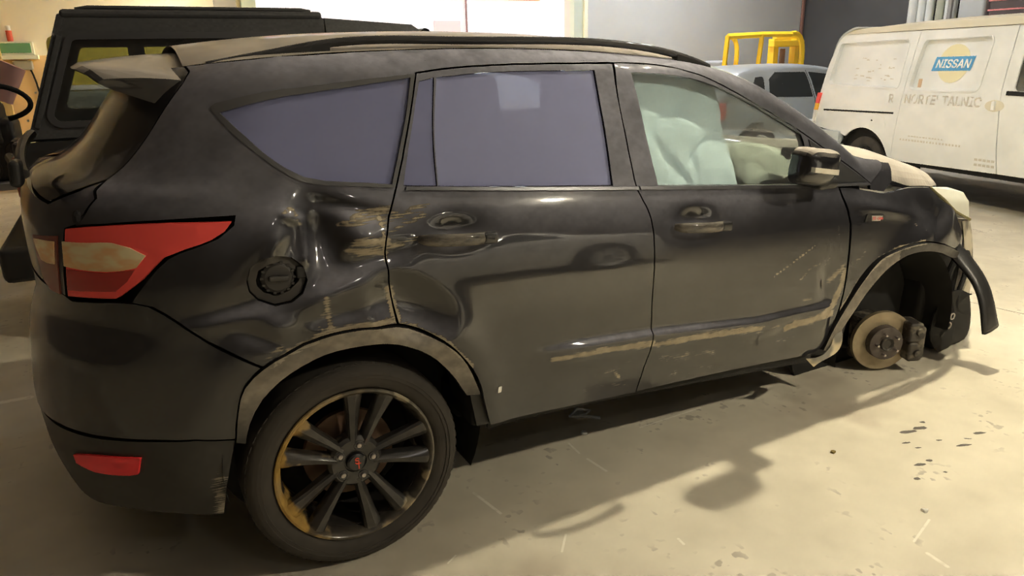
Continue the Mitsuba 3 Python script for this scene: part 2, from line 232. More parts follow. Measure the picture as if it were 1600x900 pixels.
 'quarter_panel':[(-0.608,1.500),(-0.572,1.485),(-0.576,1.452),(-0.598,1.400),(-0.612,1.369),(-0.628,1.333),(-0.641,1.304),(-0.654,1.273),(-0.665,1.245),(-0.684,1.197),(-0.658,1.178),(-0.636,1.156),(-0.658,1.116),(-0.686,1.082),(-0.663,1.086),(-0.631,1.090),(-0.593,1.095),(-0.553,1.101),(-0.514,1.106),(-0.479,1.110),(-0.439,1.114),(-0.398,1.118),(-0.359,1.121),(-0.327,1.123),(-0.303,1.125),(-0.307,1.103),(-0.342,1.071),(-0.369,1.058),(-0.398,1.045),(-0.426,1.034),(-0.453,1.018),(-0.482,0.989),(-0.509,0.956),(-0.536,0.921),(-0.556,0.894),(-0.500,0.886),(-0.471,0.867),(-0.442,0.843),(-0.412,0.818),(-0.382,0.794),(-0.331,0.763),(-0.291,0.737),(-0.257,0.715),(-0.229,0.734),(-0.199,0.752),(-0.162,0.769),(-0.118,0.785),(-0.088,0.791),(-0.057,0.795),(-0.026,0.797),(0.007,0.797),(0.041,0.796),(0.069,0.795),(0.116,0.790),(0.111,0.826),(0.104,0.868),(0.097,0.899),(0.089,0.927),(0.079,0.984),(0.078,1.043),(0.085,1.075),(0.094,1.110),(0.107,1.143),(0.124,1.182),(0.135,1.209),(0.147,1.239),(0.160,1.271),(0.171,1.302),(0.183,1.333),(0.194,1.363),(0.205,1.393),(0.215,1.421),(0.228,1.459),(0.240,1.493),(0.248,1.518),(0.272,1.522),(0.306,1.529),(0.341,1.535),(0.375,1.540),(0.411,1.545),(0.451,1.550),(0.482,1.553),(0.514,1.557),(0.550,1.560),(0.595,1.565),(0.623,1.567),(0.654,1.569),(0.688,1.572),(0.724,1.575),(0.759,1.577),(0.794,1.580),(0.826,1.582),(0.855,1.584),(0.896,1.588),(0.934,1.590),(0.968,1.593),(0.995,1.595),(1.016,1.596),(1.037,1.597),(1.068,1.599),(1.104,1.600),(1.138,1.602),(1.168,1.602),(1.205,1.602),(1.236,1.601),(1.266,1.599),(1.309,1.596),(1.353,1.589),(1.387,1.583),(1.424,1.576),(1.469,1.563),(1.496,1.553),(1.527,1.542),(1.559,1.529),(1.593,1.516),(1.627,1.502),(1.662,1.487),(1.692,1.474),(1.724,1.460),(1.758,1.446),(1.791,1.431),(1.823,1.416),(1.853,1.403),(1.880,1.390),(1.912,1.374),(1.940,1.359),(1.965,1.345),(1.990,1.331),(2.016,1.317),(2.046,1.301),(2.076,1.285),(2.107,1.270),(2.137,1.254),(2.164,1.239),(2.196,1.221),(2.227,1.202),(2.253,1.185),(2.272,1.174),(2.294,1.187),(2.327,1.206),(2.362,1.227),(2.390,1.247),(2.400,1.262),(2.384,1.271),(2.348,1.273),(2.303,1.276),(2.260,1.285),(2.234,1.296),(2.208,1.310),(2.181,1.327),(2.153,1.344),(2.126,1.361),(2.100,1.377),(2.069,1.396),(2.037,1.417),(2.006,1.436),(1.977,1.455),(1.950,1.471),(1.913,1.491),(1.881,1.507),(1.850,1.521),(1.820,1.535),(1.791,1.547),(1.750,1.561),(1.722,1.569),(1.691,1.578),(1.656,1.587),(1.620,1.595),(1.584,1.603),(1.550,1.610),(1.518,1.615),(1.489,1.619),(1.459,1.623),(1.428,1.626),(1.392,1.628),(1.350,1.630),(1.324,1.631),(1.296,1.632),(1.267,1.633),(1.236,1.633),(1.204,1.634),(1.171,1.634),(1.137,1.635),(1.103,1.635),(1.069,1.635),(1.034,1.634),(1.000,1.634),(0.971,1.633),(0.941,1.633),(0.911,1.632),(0.881,1.631),(0.850,1.630),(0.819,1.629),(0.787,1.628),(0.756,1.626),(0.725,1.625),(0.693,1.623),(0.662,1.622),(0.631,1.620),(0.600,1.618),(0.569,1.616),(0.537,1.614),(0.506,1.611),(0.474,1.609),(0.442,1.606),(0.410,1.604),(0.378,1.601),(0.347,1.598),(0.316,1.595),(0.285,1.592),(0.256,1.590),(0.227,1.587),(0.200,1.584),(0.166,1.580),(0.134,1.577),(0.104,1.573),(0.074,1.570),(0.046,1.566),(0.018,1.562),(-0.011,1.559),(-0.039,1.555),(-0.069,1.551),(-0.100,1.548),(-0.129,1.545),(-0.159,1.542),(-0.189,1.539),(-0.219,1.536),(-0.250,1.533),(-0.281,1.530),(-0.311,1.528),(-0.342,1.525),(-0.373,1.522),(-0.404,1.519),(-0.434,1.517),(-0.466,1.514),(-0.501,1.511),(-0.538,1.507),(-0.576,1.504),(-0.613,1.501),(-0.648,1.498),(-0.681,1.495),(-0.711,1.492),(-0.735,1.490),(-0.754,1.489),(-0.766,1.488),(-0.763,1.488),(-0.730,1.490),(-0.683,1.494),(-0.637,1.498)],
 'tail_light':[(-0.728,1.071),(-0.703,1.075),(-0.666,1.082),(-0.624,1.088),(-0.592,1.093),(-0.556,1.097),(-0.518,1.102),(-0.479,1.105),(-0.443,1.108),(-0.404,1.109),(-0.365,1.110),(-0.332,1.111),(-0.308,1.112),(-0.325,1.087),(-0.356,1.065),(-0.383,1.053),(-0.412,1.042),(-0.461,1.019),(-0.488,0.991),(-0.518,0.958),(-0.544,0.937),(-0.572,0.916),(-0.592,0.902),(-0.630,0.898),(-0.678,0.893),(-0.727,0.887),(-0.765,0.882),(-0.760,0.907),(-0.752,0.943),(-0.745,0.979),(-0.739,1.013),(-0.733,1.047)],
 'tail_light_clear':[(-0.742,1.036),(-0.716,1.038),(-0.680,1.041),(-0.648,1.044),(-0.612,1.049),(-0.582,1.051),(-0.535,1.042),(-0.500,1.024),(-0.526,0.991),(-0.561,0.981),(-0.602,0.974),(-0.643,0.971),(-0.683,0.969),(-0.722,0.969),(-0.751,0.969),(-0.746,1.002)],
 'bumper':[(-0.757,0.871),(-0.730,0.874),(-0.693,0.880),(-0.658,0.884),(-0.617,0.890),(-0.580,0.893),(-0.545,0.894),(-0.512,0.889),(-0.477,0.868),(-0.442,0.841),(-0.411,0.815),(-0.382,0.792),(-0.357,0.775),(-0.331,0.759),(-0.292,0.735),(-0.260,0.714),(-0.278,0.692),(-0.298,0.661),(-0.308,0.627),(-0.314,0.589),(-0.319,0.540),(-0.321,0.500),(-0.365,0.506),(-0.408,0.513),(-0.426,0.512),(-0.447,0.510),(-0.473,0.509),(-0.501,0.507),(-0.533,0.504),(-0.566,0.502),(-0.602,0.499),(-0.638,0.497),(-0.676,0.494),(-0.714,0.492),(-0.752,0.489),(-0.790,0.486),(-0.827,0.484),(-0.862,0.481),(-0.896,0.479),(-0.927,0.477),(-0.956,0.475),(-0.981,0.473),(-1.002,0.471),(-1.020,0.470),(-1.041,0.470),(-1.070,0.470),(-1.105,0.470),(-1.143,0.470),(-1.181,0.470),(-1.218,0.470),(-1.250,0.470),(-1.285,0.470),(-1.320,0.470),(-1.354,0.470),(-1.385,0.470),(-1.411,0.470),(-1.430,0.470),(-1.430,0.488),(-1.430,0.513),(-1.430,0.541),(-1.430,0.574),(-1.430,0.609),(-1.430,0.647),(-1.430,0.685),(-1.430,0.723),(-1.430,0.761),(-1.430,0.796),(-1.430,0.829),(-1.430,0.857),(-1.430,0.882),(-1.430,0.900),(-1.412,0.900),(-1.391,0.899),(-1.365,0.899),(-1.336,0.898),(-1.305,0.897),(-1.271,0.897),(-1.235,0.896),(-1.198,0.895),(-1.160,0.894),(-1.121,0.893),(-1.083,0.893),(-1.045,0.892),(-1.007,0.891),(-0.971,0.890),(-0.937,0.889),(-0.905,0.888),(-0.875,0.887),(-0.848,0.887),(-0.826,0.886),(-0.807,0.885)],
 'reflector':[(-0.781,0.400),(-0.757,0.407),(-0.722,0.418),(-0.682,0.427),(-0.647,0.433),(-0.606,0.438),(-0.569,0.443),(-0.543,0.446),(-0.558,0.389),(-0.581,0.381),(-0.605,0.377),(-0.637,0.372),(-0.671,0.368),(-0.700,0.365),(-0.746,0.368),(-0.778,0.372)],
 'arch_trim':[(-0.320,0.495),(-0.318,0.521),(-0.316,0.557),(-0.313,0.591),(-0.308,0.629),(-0.298,0.661),(-0.280,0.689),(-0.257,0.713),(-0.231,0.733),(-0.199,0.750),(-0.161,0.768),(-0.118,0.783),(-0.088,0.789),(-0.057,0.793),(-0.026,0.795),(0.006,0.796),(0.038,0.794),(0.069,0.792),(0.108,0.787),(0.148,0.776),(0.183,0.761),(0.221,0.742),(0.253,0.724),(0.286,0.699),(0.311,0.674),(0.333,0.644),(0.352,0.611),(0.372,0.568),(0.387,0.533),(0.342,0.534),(0.317,0.572),(0.301,0.596),(0.279,0.624),(0.259,0.646),(0.235,0.670),(0.208,0.691),(0.177,0.710),(0.143,0.725),(0.109,0.737),(0.074,0.744),(0.038,0.746),(0.002,0.746),(-0.036,0.744),(-0.074,0.740),(-0.110,0.732),(-0.141,0.721),(-0.171,0.706),(-0.197,0.689),(-0.221,0.669),(-0.242,0.646),(-0.260,0.622),(-0.278,0.585),(-0.290,0.548),(-0.297,0.513),(-0.300,0.488)],
 'fender':[(2.056,1.162),(2.088,1.162),(2.134,1.161),(2.162,1.158),(2.194,1.154),(2.226,1.149),(2.257,1.146),(2.291,1.141),(2.324,1.137),(2.364,1.136),(2.394,1.138),(2.427,1.142),(2.462,1.147),(2.497,1.151),(2.532,1.154),(2.567,1.155),(2.605,1.155),(2.641,1.154),(2.672,1.153),(2.694,1.153),(2.718,1.130),(2.754,1.099),(2.782,1.080),(2.813,1.059),(2.850,1.030),(2.870,1.012),(2.893,0.991),(2.918,0.968),(2.943,0.944),(2.966,0.921),(2.985,0.900),(2.999,0.882),(3.009,0.833),(3.000,0.803),(2.980,0.809),(2.952,0.819),(2.918,0.830),(2.882,0.843),(2.844,0.856),(2.807,0.868),(2.774,0.878),(2.746,0.886),(2.703,0.898),(2.668,0.905),(2.637,0.910),(2.605,0.912),(2.571,0.911),(2.537,0.908),(2.504,0.902),(2.469,0.895),(2.439,0.889),(2.407,0.882),(2.376,0.874),(2.346,0.864),(2.319,0.853),(2.289,0.835),(2.262,0.814),(2.238,0.791),(2.216,0.769),(2.193,0.737),(2.174,0.704),(2.158,0.675),(2.137,0.642),(2.124,0.620),(2.126,0.646),(2.129,0.684),(2.131,0.721),(2.131,0.756),(2.130,0.791),(2.129,0.826),(2.128,0.862),(2.126,0.899),(2.124,0.932),(2.121,0.976),(2.116,1.013),(2.097,1.067),(2.083,1.096),(2.069,1.124)],
 'front_arch_trim':[(2.068,0.457),(2.076,0.483),(2.087,0.520),(2.102,0.557),(2.115,0.583),(2.130,0.611),(2.146,0.638),(2.161,0.663),(2.181,0.694),(2.201,0.724),(2.225,0.754),(2.247,0.778),(2.270,0.803),(2.297,0.827),(2.325,0.847),(2.355,0.861),(2.388,0.872),(2.422,0.880),(2.457,0.887),(2.485,0.893),(2.515,0.898),(2.545,0.903),(2.576,0.905),(2.606,0.906),(2.635,0.904),(2.663,0.901),(2.692,0.896),(2.723,0.888),(2.758,0.879),(2.785,0.871),(2.816,0.861),(2.849,0.849),(2.882,0.837),(2.915,0.825),(2.944,0.814),(2.969,0.805),(2.987,0.798),(2.964,0.799),(2.931,0.799),(2.893,0.802),(2.856,0.807),(2.826,0.814),(2.796,0.824),(2.764,0.835),(2.734,0.846),(2.705,0.854),(2.670,0.861),(2.637,0.866),(2.604,0.869),(2.574,0.870),(2.536,0.866),(2.501,0.859),(2.467,0.849),(2.431,0.836),(2.397,0.820),(2.364,0.801),(2.332,0.777),(2.301,0.750),(2.274,0.723),(2.251,0.696),(2.231,0.669),(2.212,0.640),(2.192,0.611),(2.173,0.582),(2.155,0.551),(2.137,0.513),(2.119,0.473),(2.107,0.445)],
 'headlight':[(2.711,1.152),(2.738,1.152),(2.778,1.153),(2.822,1.153),(2.861,1.150),(2.885,1.141),(2.892,1.107),(2.875,1.062),(2.852,1.035),(2.826,1.044),(2.794,1.072),(2.766,1.098),(2.733,1.129)],
 'fuel_ring':[(-0.285,0.955),(-0.276,0.989),(-0.251,1.013),(-0.219,1.020),(-0.183,1.011),(-0.156,0.985),(-0.148,0.948),(-0.162,0.914),(-0.188,0.893),(-0.226,0.886),(-0.264,0.901),(-0.281,0.925)],
 'fuel_hole':[(-0.266,0.954),(-0.259,0.981),(-0.235,0.997),(-0.209,1.002),(-0.192,0.992),(-0.180,0.979),(-0.165,0.975),(-0.164,0.946),(-0.176,0.933),(-0.192,0.917),(-0.222,0.905),(-0.251,0.918),(-0.264,0.936)],
 'fuel_inner':[(-0.266,0.954),(-0.259,0.981),(-0.235,0.997),(-0.209,1.002),(-0.192,0.992),(-0.180,0.979),(-0.165,0.975),(-0.164,0.946),(-0.176,0.933),(-0.192,0.917),(-0.222,0.905),(-0.251,0.918),(-0.264,0.936)],
 'belt_trim_rear':[(0.158,1.194),(0.175,1.194),(0.196,1.193),(0.221,1.193),(0.249,1.192),(0.279,1.192),(0.312,1.191),(0.345,1.190),(0.380,1.190),(0.416,1.189),(0.452,1.188),(0.487,1.188),(0.522,1.187),(0.555,1.187),(0.587,1.186),(0.620,1.186),(0.656,1.186),(0.692,1.185),(0.730,1.185),(0.767,1.185),(0.804,1.184),(0.840,1.184),(0.874,1.184),(0.906,1.183),(0.936,1.183),(0.962,1.183),(0.985,1.183),(1.003,1.183),(1.003,1.172),(0.986,1.172),(0.965,1.173),(0.941,1.173),(0.914,1.173),(0.885,1.173),(0.853,1.174),(0.820,1.174),(0.786,1.175),(0.751,1.175),(0.716,1.175),(0.681,1.176),(0.647,1.176),(0.614,1.177),(0.583,1.177),(0.553,1.177),(0.520,1.178),(0.485,1.178),(0.449,1.179),(0.413,1.180),(0.377,1.180),(0.342,1.181),(0.308,1.182),(0.275,1.182),(0.244,1.183),(0.216,1.183),(0.191,1.184),(0.170,1.184),(0.152,1.184)],
 'belt_trim_front':[(1.009,1.184),(1.027,1.183),(1.048,1.183),(1.074,1.183),(1.102,1.183),(1.133,1.182),(1.166,1.182),(1.200,1.182),(1.236,1.181),(1.272,1.181),(1.308,1.181),(1.343,1.180),(1.378,1.180),(1.411,1.180),(1.442,1.179),(1.471,1.179),(1.507,1.179),(1.540,1.179),(1.573,1.178),(1.604,1.178),(1.634,1.178),(1.664,1.177),(1.694,1.177),(1.724,1.177),(1.756,1.177),(1.789,1.177),(1.823,1.177),(1.852,1.177),(1.884,1.177),(1.918,1.177),(1.953,1.177),(1.988,1.177),(2.024,1.177),(2.060,1.177),(2.094,1.177),(2.127,1.177),(2.158,1.178),(2.187,1.178),(2.212,1.178),(2.234,1.178),(2.252,1.178),(2.261,1.169),(2.243,1.169),(2.220,1.169),(2.194,1.168),(2.165,1.168),(2.132,1.168),(2.098,1.167),(2.062,1.167),(2.026,1.167),(1.989,1.167),(1.952,1.166),(1.916,1.166),(1.882,1.166),(1.849,1.166),(1.819,1.166),(1.784,1.166),(1.751,1.166),(1.720,1.166),(1.689,1.166),(1.659,1.166),(1.629,1.167),(1.599,1.167),(1.568,1.167),(1.536,1.167),(1.503,1.168),(1.467,1.168),(1.439,1.168),(1.408,1.168),(1.375,1.169),(1.341,1.169),(1.306,1.169),(1.270,1.170),(1.235,1.170),(1.200,1.170),(1.166,1.171),(1.133,1.171),(1.103,1.171),(1.075,1.171),(1.050,1.172),(1.029,1.172),(1.012,1.172)],
 'bumper_lower':[(-0.408,0.511),(-0.365,0.504),(-0.321,0.498),(-0.325,0.473),(-0.331,0.437),(-0.338,0.395),(-0.343,0.364),(-0.349,0.328),(-0.354,0.291),(-0.359,0.258),(-0.362,0.236),(-0.383,0.236),(-0.409,0.236),(-0.441,0.237),(-0.477,0.238),(-0.514,0.238),(-0.552,0.238),(-0.587,0.237),(-0.620,0.235),(-0.653,0.232),(-0.684,0.227),(-0.714,0.221),(-0.744,0.215),(-0.776,0.209),(-0.811,0.204),(-0.850,0.200),(-0.878,0.198),(-0.908,0.197),(-0.940,0.195),(-0.973,0.194),(-1.008,0.193),(-1.042,0.192),(-1.076,0.192),(-1.110,0.191),(-1.142,0.191),(-1.172,0.190),(-1.200,0.190),(-1.241,0.189),(-1.281,0.189),(-1.319,0.189),(-1.354,0.189),(-1.385,0.190),(-1.410,0.190),(-1.430,0.190),(-1.430,0.210),(-1.430,0.238),(-1.430,0.272),(-1.430,0.310),(-1.430,0.348),(-1.430,0.386),(-1.430,0.420),(-1.430,0.448),(-1.430,0.468),(-1.413,0.468),(-1.392,0.468),(-1.368,0.467),(-1.341,0.467),(-1.312,0.467),(-1.281,0.466),(-1.248,0.466),(-1.213,0.465),(-1.178,0.465),(-1.142,0.465),(-1.106,0.465),(-1.069,0.465),(-1.033,0.465),(-0.998,0.465),(-0.964,0.466),(-0.931,0.467),(-0.900,0.468),(-0.867,0.470),(-0.833,0.472),(-0.798,0.474),(-0.763,0.477),(-0.727,0.480),(-0.691,0.483),(-0.656,0.486),(-0.621,0.490),(-0.587,0.493),(-0.555,0.496),(-0.524,0.499),(-0.496,0.502),(-0.470,0.505),(-0.446,0.507),(-0.426,0.509)],
 'tailgate_glass':[(-0.617,1.500),(-0.578,1.485),(-0.579,1.452),(-0.601,1.400),(-0.615,1.369),(-0.631,1.333),(-0.643,1.304),(-0.657,1.272),(-0.668,1.245),(-0.686,1.197),(-0.712,1.172),(-0.744,1.157),(-0.785,1.140),(-0.815,1.128),(-0.832,1.130),(-0.854,1.132),(-0.879,1.135),(-0.908,1.139),(-0.940,1.143),(-0.973,1.146),(-1.009,1.151),(-1.046,1.155),(-1.084,1.159),(-1.122,1.164),(-1.161,1.168),(-1.199,1.173),(-1.236,1.177),(-1.271,1.181),(-1.305,1.185),(-1.337,1.189),(-1.365,1.192),(-1.391,1.195),(-1.413,1.198),(-1.430,1.200),(-1.430,1.222),(-1.430,1.254),(-1.430,1.292),(-1.430,1.332),(-1.430,1.373),(-1.430,1.411),(-1.430,1.443),(-1.430,1.465),(-1.413,1.466),(-1.394,1.467),(-1.371,1.468),(-1.346,1.469),(-1.318,1.470),(-1.288,1.471),(-1.257,1.472),(-1.224,1.474),(-1.189,1.475),(-1.153,1.477),(-1.117,1.478),(-1.080,1.480),(-1.042,1.481),(-1.005,1.483),(-0.967,1.485),(-0.930,1.486),(-0.893,1.488),(-0.858,1.489),(-0.823,1.491),(-0.790,1.492),(-0.758,1.494),(-0.729,1.495),(-0.701,1.496),(-0.676,1.497),(-0.653,1.498),(-0.633,1.499)],
 'tailgate':[(-0.814,1.125),(-0.782,1.137),(-0.738,1.155),(-0.703,1.170),(-0.679,1.194),(-0.637,1.154),(-0.660,1.116),(-0.689,1.084),(-0.734,1.068),(-0.741,1.045),(-0.751,1.011),(-0.760,0.976),(-0.769,0.940),(-0.776,0.904),(-0.782,0.878),(-0.801,0.880),(-0.825,0.882),(-0.853,0.885),(-0.886,0.888),(-0.920,0.892),(-0.957,0.895),(-0.994,0.898),(-1.030,0.901),(-1.066,0.903),(-1.100,0.905),(-1.131,0.906),(-1.164,0.907),(-1.198,0.907),(-1.233,0.907),(-1.268,0.907),(-1.302,0.907),(-1.334,0.906),(-1.364,0.906),(-1.390,0.905),(-1.413,0.905),(-1.430,0.905),(-1.430,0.926),(-1.430,0.956),(-1.430,0.991),(-1.430,1.030),(-1.430,1.070),(-1.430,1.109),(-1.430,1.144),(-1.430,1.174),(-1.430,1.195),(-1.413,1.193),(-1.391,1.190),(-1.365,1.188),(-1.336,1.184),(-1.305,1.181),(-1.271,1.177),(-1.235,1.173),(-1.198,1.169),(-1.160,1.164),(-1.122,1.160),(-1.083,1.155),(-1.045,1.151),(-1.008,1.147),(-0.973,1.143),(-0.939,1.139),(-0.907,1.135),(-0.879,1.132),(-0.853,1.129),(-0.831,1.127)],
 'tail_inner':[(-0.937,1.024),(-0.911,1.028),(-0.872,1.033),(-0.830,1.039),(-0.791,1.044),(-0.765,1.048),(-0.773,1.016),(-0.783,0.973),(-0.791,0.939),(-0.799,0.904),(-0.805,0.879),(-0.832,0.879),(-0.870,0.881),(-0.901,0.896),(-0.915,0.923),(-0.925,0.961),(-0.932,0.999)],
 'tail_inner_clear':[(-0.916,1.017),(-0.889,1.020),(-0.849,1.024),(-0.809,1.027),(-0.781,1.030),(-0.790,0.998),(-0.798,0.966),(-0.837,0.962),(-0.881,0.964),(-0.904,0.990)],
 'sill_lower':[(0.443,0.409),(0.463,0.409),(0.488,0.409),(0.518,0.409),(0.552,0.410),(0.588,0.410),(0.625,0.411),(0.663,0.411),(0.700,0.412),(0.735,0.413),(0.767,0.413),(0.802,0.414),(0.839,0.415),(0.876,0.416),(0.912,0.417),(0.947,0.418),(0.980,0.419),(1.009,0.420),(1.034,0.420),(1.053,0.421),(1.071,0.421),(1.093,0.422),(1.118,0.423),(1.147,0.424),(1.178,0.425),(1.211,0.427),(1.246,0.428),(1.282,0.429),(1.319,0.430),(1.356,0.432),(1.393,0.433),(1.429,0.434),(1.465,0.435),(1.499,0.436),(1.531,0.437),(1.560,0.438),(1.596,0.439),(1.632,0.439),(1.668,0.440),(1.704,0.440),(1.740,0.440),(1.775,0.441),(1.808,0.441),(1.840,0.441),(1.869,0.441),(1.896,0.441),(1.921,0.441),(1.942,0.441),(1.959,0.441),(1.974,0.407),(1.957,0.407),(1.936,0.407),(1.911,0.407),(1.884,0.407),(1.854,0.406),(1.822,0.406),(1.789,0.406),(1.754,0.405),(1.718,0.405),(1.682,0.404),(1.645,0.404),(1.609,0.403),(1.574,0.403),(1.544,0.402),(1.514,0.401),(1.482,0.401),(1.449,0.400),(1.416,0.399),(1.382,0.399),(1.348,0.398),(1.314,0.397),(1.280,0.396),(1.246,0.395),(1.213,0.395),(1.181,0.394),(1.149,0.393),(1.119,0.392),(1.091,0.391),(1.064,0.391),(1.024,0.389),(0.987,0.388),(0.953,0.387),(0.920,0.386),(0.889,0.385),(0.860,0.383),(0.831,0.382),(0.802,0.381),(0.772,0.380),(0.742,0.379),(0.707,0.377),(0.671,0.376),(0.633,0.374),(0.596,0.373),(0.561,0.371),(0.528,0.370),(0.498,0.369),(0.474,0.368),(0.454,0.367)],
 'fender_top':[(2.271,1.171),(2.241,1.190),(2.200,1.216),(2.170,1.234),(2.193,1.241),(2.226,1.252),(2.263,1.262),(2.301,1.268),(2.333,1.269),(2.368,1.267),(2.404,1.263),(2.435,1.260),(2.456,1.258),(2.444,1.219),(2.431,1.179),(2.394,1.159),(2.356,1.138),(2.328,1.140),(2.289,1.144),(2.262,1.148)],
 'tail_lower':[(-0.744,0.962),(-0.713,0.963),(-0.672,0.966),(-0.637,0.968),(-0.602,0.971),(-0.562,0.979),(-0.530,0.986),(-0.554,0.952),(-0.588,0.923),(-0.619,0.919),(-0.662,0.914),(-0.695,0.909),(-0.730,0.905),(-0.755,0.902),(-0.750,0.932)],
}
SCR=[([(-0.024,1.096),(0.051,1.115),(0.105,1.130)],0.0220,0.55),([(-0.052,1.094),(0.035,1.129),(0.098,1.136)],0.0100,0.70),([(-0.010,1.047),(0.081,1.046)],0.0200,0.75),([(-0.029,1.023),(0.072,1.012)],0.0160,0.80),([(0.063,1.128),(0.077,1.043),(0.079,0.984)],0.0080,0.80),([(0.093,0.904),(0.106,0.849),(0.118,0.796)],0.0200,0.90),([(0.007,1.130),(0.087,1.092)],0.0200,0.45),([(0.102,1.106),(0.158,1.125),(0.217,1.145)],0.0140,0.55),([(0.095,1.071),(0.155,1.099),(0.201,1.114)],0.0140,0.50),([(0.084,1.024),(0.131,1.036),(0.181,1.049)],0.0120,0.70),([(-0.187,0.754),(-0.109,0.794),(-0.007,0.806),(0.104,0.804)],0.0160,0.80),([(-0.101,0.890),(-0.088,0.814)],0.0140,0.70),([(-0.136,0.768),(-0.107,0.850)],0.0100,0.45),([(-0.237,0.716),(-0.196,0.757)],0.0120,0.75),([(-0.247,0.745),(-0.214,0.769)],0.0120,0.55),([(0.128,0.785),(0.253,0.734),(0.355,0.633)],0.0120,0.95),([(0.148,0.789),(0.274,0.723)],0.0080,0.80),([(0.660,0.611),(0.770,0.617),(0.920,0.620),(1.085,0.613)],0.0130,0.85),([(0.836,0.626),(1.086,0.626)],0.0100,0.90),([(1.100,0.611),(1.311,0.616),(1.636,0.612)],0.0130,0.95),([(1.153,0.623),(1.340,0.631),(1.652,0.621)],0.0100,0.60),([(1.623,0.592),(1.747,0.610)],0.0100,0.50),([(1.801,0.593),(1.959,0.618),(2.078,0.660),(2.105,0.738),(2.112,0.808)],0.0220,0.95),([(1.843,0.608),(2.080,0.625)],0.0200,0.90),([(2.053,0.936),(2.033,1.017)],0.0080,0.45),([(2.038,0.772),(2.097,0.837)],0.0220,0.60),([(1.677,0.823),(1.789,0.877),(1.905,0.936)],0.0035,0.95),([(1.835,0.794),(1.894,0.843),(1.985,0.864)],0.0070,0.60),([(1.976,0.832),(2.013,0.884)],0.0080,0.40),([(1.925,0.709),(1.876,0.703)],0.0080,0.60),([(2.129,0.631),(2.212,0.755),(2.332,0.852),(2.469,0.895),(2.605,0.912)],0.0140,0.85),([(2.149,0.833),(2.225,0.876),(2.226,0.912)],0.0160,0.40),([(2.553,0.994),(2.808,0.867)],0.0120,0.30),([(0.852,0.512),(0.934,0.525),(0.999,0.567)],0.0300,0.28),([(0.778,0.468),(1.017,0.468)],0.0220,0.30),([(1.136,0.548),(1.392,0.544)],0.0300,0.34),([(1.122,0.470),(1.443,0.476)],0.0250,0.30),([(0.927,0.531),(0.962,0.495)],0.0120,0.60),([(1.715,0.524),(1.860,0.548)],0.0200,0.30),([(-0.197,1.135),(-0.174,1.143),(-0.155,1.101)],0.0060,0.70),([(0.069,0.813),(0.118,0.784)],0.0100,0.60),([(-0.362,0.376),(-0.366,0.236)],0.0300,0.55),([(-0.404,0.511),(-0.320,0.499)],0.0030,0.80)]
FLOORSEG=[(0.456,-0.734,0.483,-0.897,0.0060),(0.955,-0.604,0.948,-0.696,0.0050),(0.952,-0.750,0.964,-0.860,0.0060),(1.292,-0.651,1.644,-0.644,0.0040),(0.559,-1.182,0.618,-1.113,0.0040),(1.577,-1.713,1.730,-1.667,0.0040),(1.558,-1.772,1.551,-1.839,0.0070),(0.927,-1.320,0.924,-1.349,0.0050),(0.215,-1.048,0.252,-1.026,0.0030),(-1.197,1.122,-1.076,1.114,0.0200)]
STAINS=[(2.227,-1.253),(2.301,-1.259),(2.357,-1.233),(2.314,-1.434),(2.468,-1.409),(2.390,-1.413),(2.030,-1.436),(2.088,-1.437),(1.930,-1.491),(2.271,-1.361),(2.139,-1.307),(2.061,-1.517),(2.143,-1.356)]
PT={'rear_handle':(0.297,1.047),'front_handle':(1.262,1.043),'dent_crease':(-0.175,1.127),'dent_a':(-0.109,1.031),'dent_b':(-0.230,1.088),'dent_c':(0.005,1.113),'door_dent':(0.199,0.840),'crease0':(0.541,0.639),'crease1':(0.806,0.649),'crease2':(1.087,0.653),'crease3':(1.612,0.640),'crease4':(2.026,0.665),'badge':(2.264,1.032),'emblem_d':(1.912,0.713),'mirror':(1.958,1.233),'fold0':(1.699,0.821),'fold1':(1.905,0.936),'hl1':(0.054,1.022),'hl2':(-0.090,0.839),'hl3':(-0.229,0.808),'scr1':(0.055,1.049),'scr2':(0.043,1.120),'scr3':(-0.118,0.795),'sil_chip':(0.462,0.533),'arch_c':(0.008,0.422),'spoil_r':(-0.597,1.474),'hood0':(2.307,1.275)}

# ---------------- the black damaged car ----------------
CAR='suv'
tag(CAR,'black damaged SUV with dented side and missing front wheel, in the foreground','car')
_tree=[(shapely.LineString(l),w,st) for l,w,st in SCR]
def scratches(s,z):
    p=shapely.points(s,z); a=np.zeros(len(s))
    for L,w,st in _tree:
        a=np.maximum(a,st*np.clip(1.25-shapely.distance(L,p)/w,0,1))
    return a
def dirt_haze(base=.004,up=.85,extra=None,low=.02):
    def fn(s,z,n):
        d=base+up*np.clip(n[:,2],0,1)**1.3*np.interp(s,[-.4,.3,1.1,1.75,2.3],[.6,1.05,1.25,.30,.22])+low*np.clip((.75-z)/.4,0,1)  # dust on upward faces, also carrying the painted haze
        if extra is not None: d=np.maximum(d,extra(s,z))
        return np.stack([scratches(s,z),d],1)
    return fn
def P2(k): return np.array(PT[k])
def line_ridge(pts,w,h,fade=.08):
    L=shapely.LineString(pts)
    def fn(s,z):
        sh=np.shape(s); p=shapely.points(np.ravel(s),np.ravel(z))
        d=shapely.distance(L,p); t=shapely.line_locate_point(L,p)
        e=np.clip(np.minimum(t,L.length-t)/fade,0,1)
        return (h*np.exp(-(d/w)**2)*e).reshape(sh)
    return fn
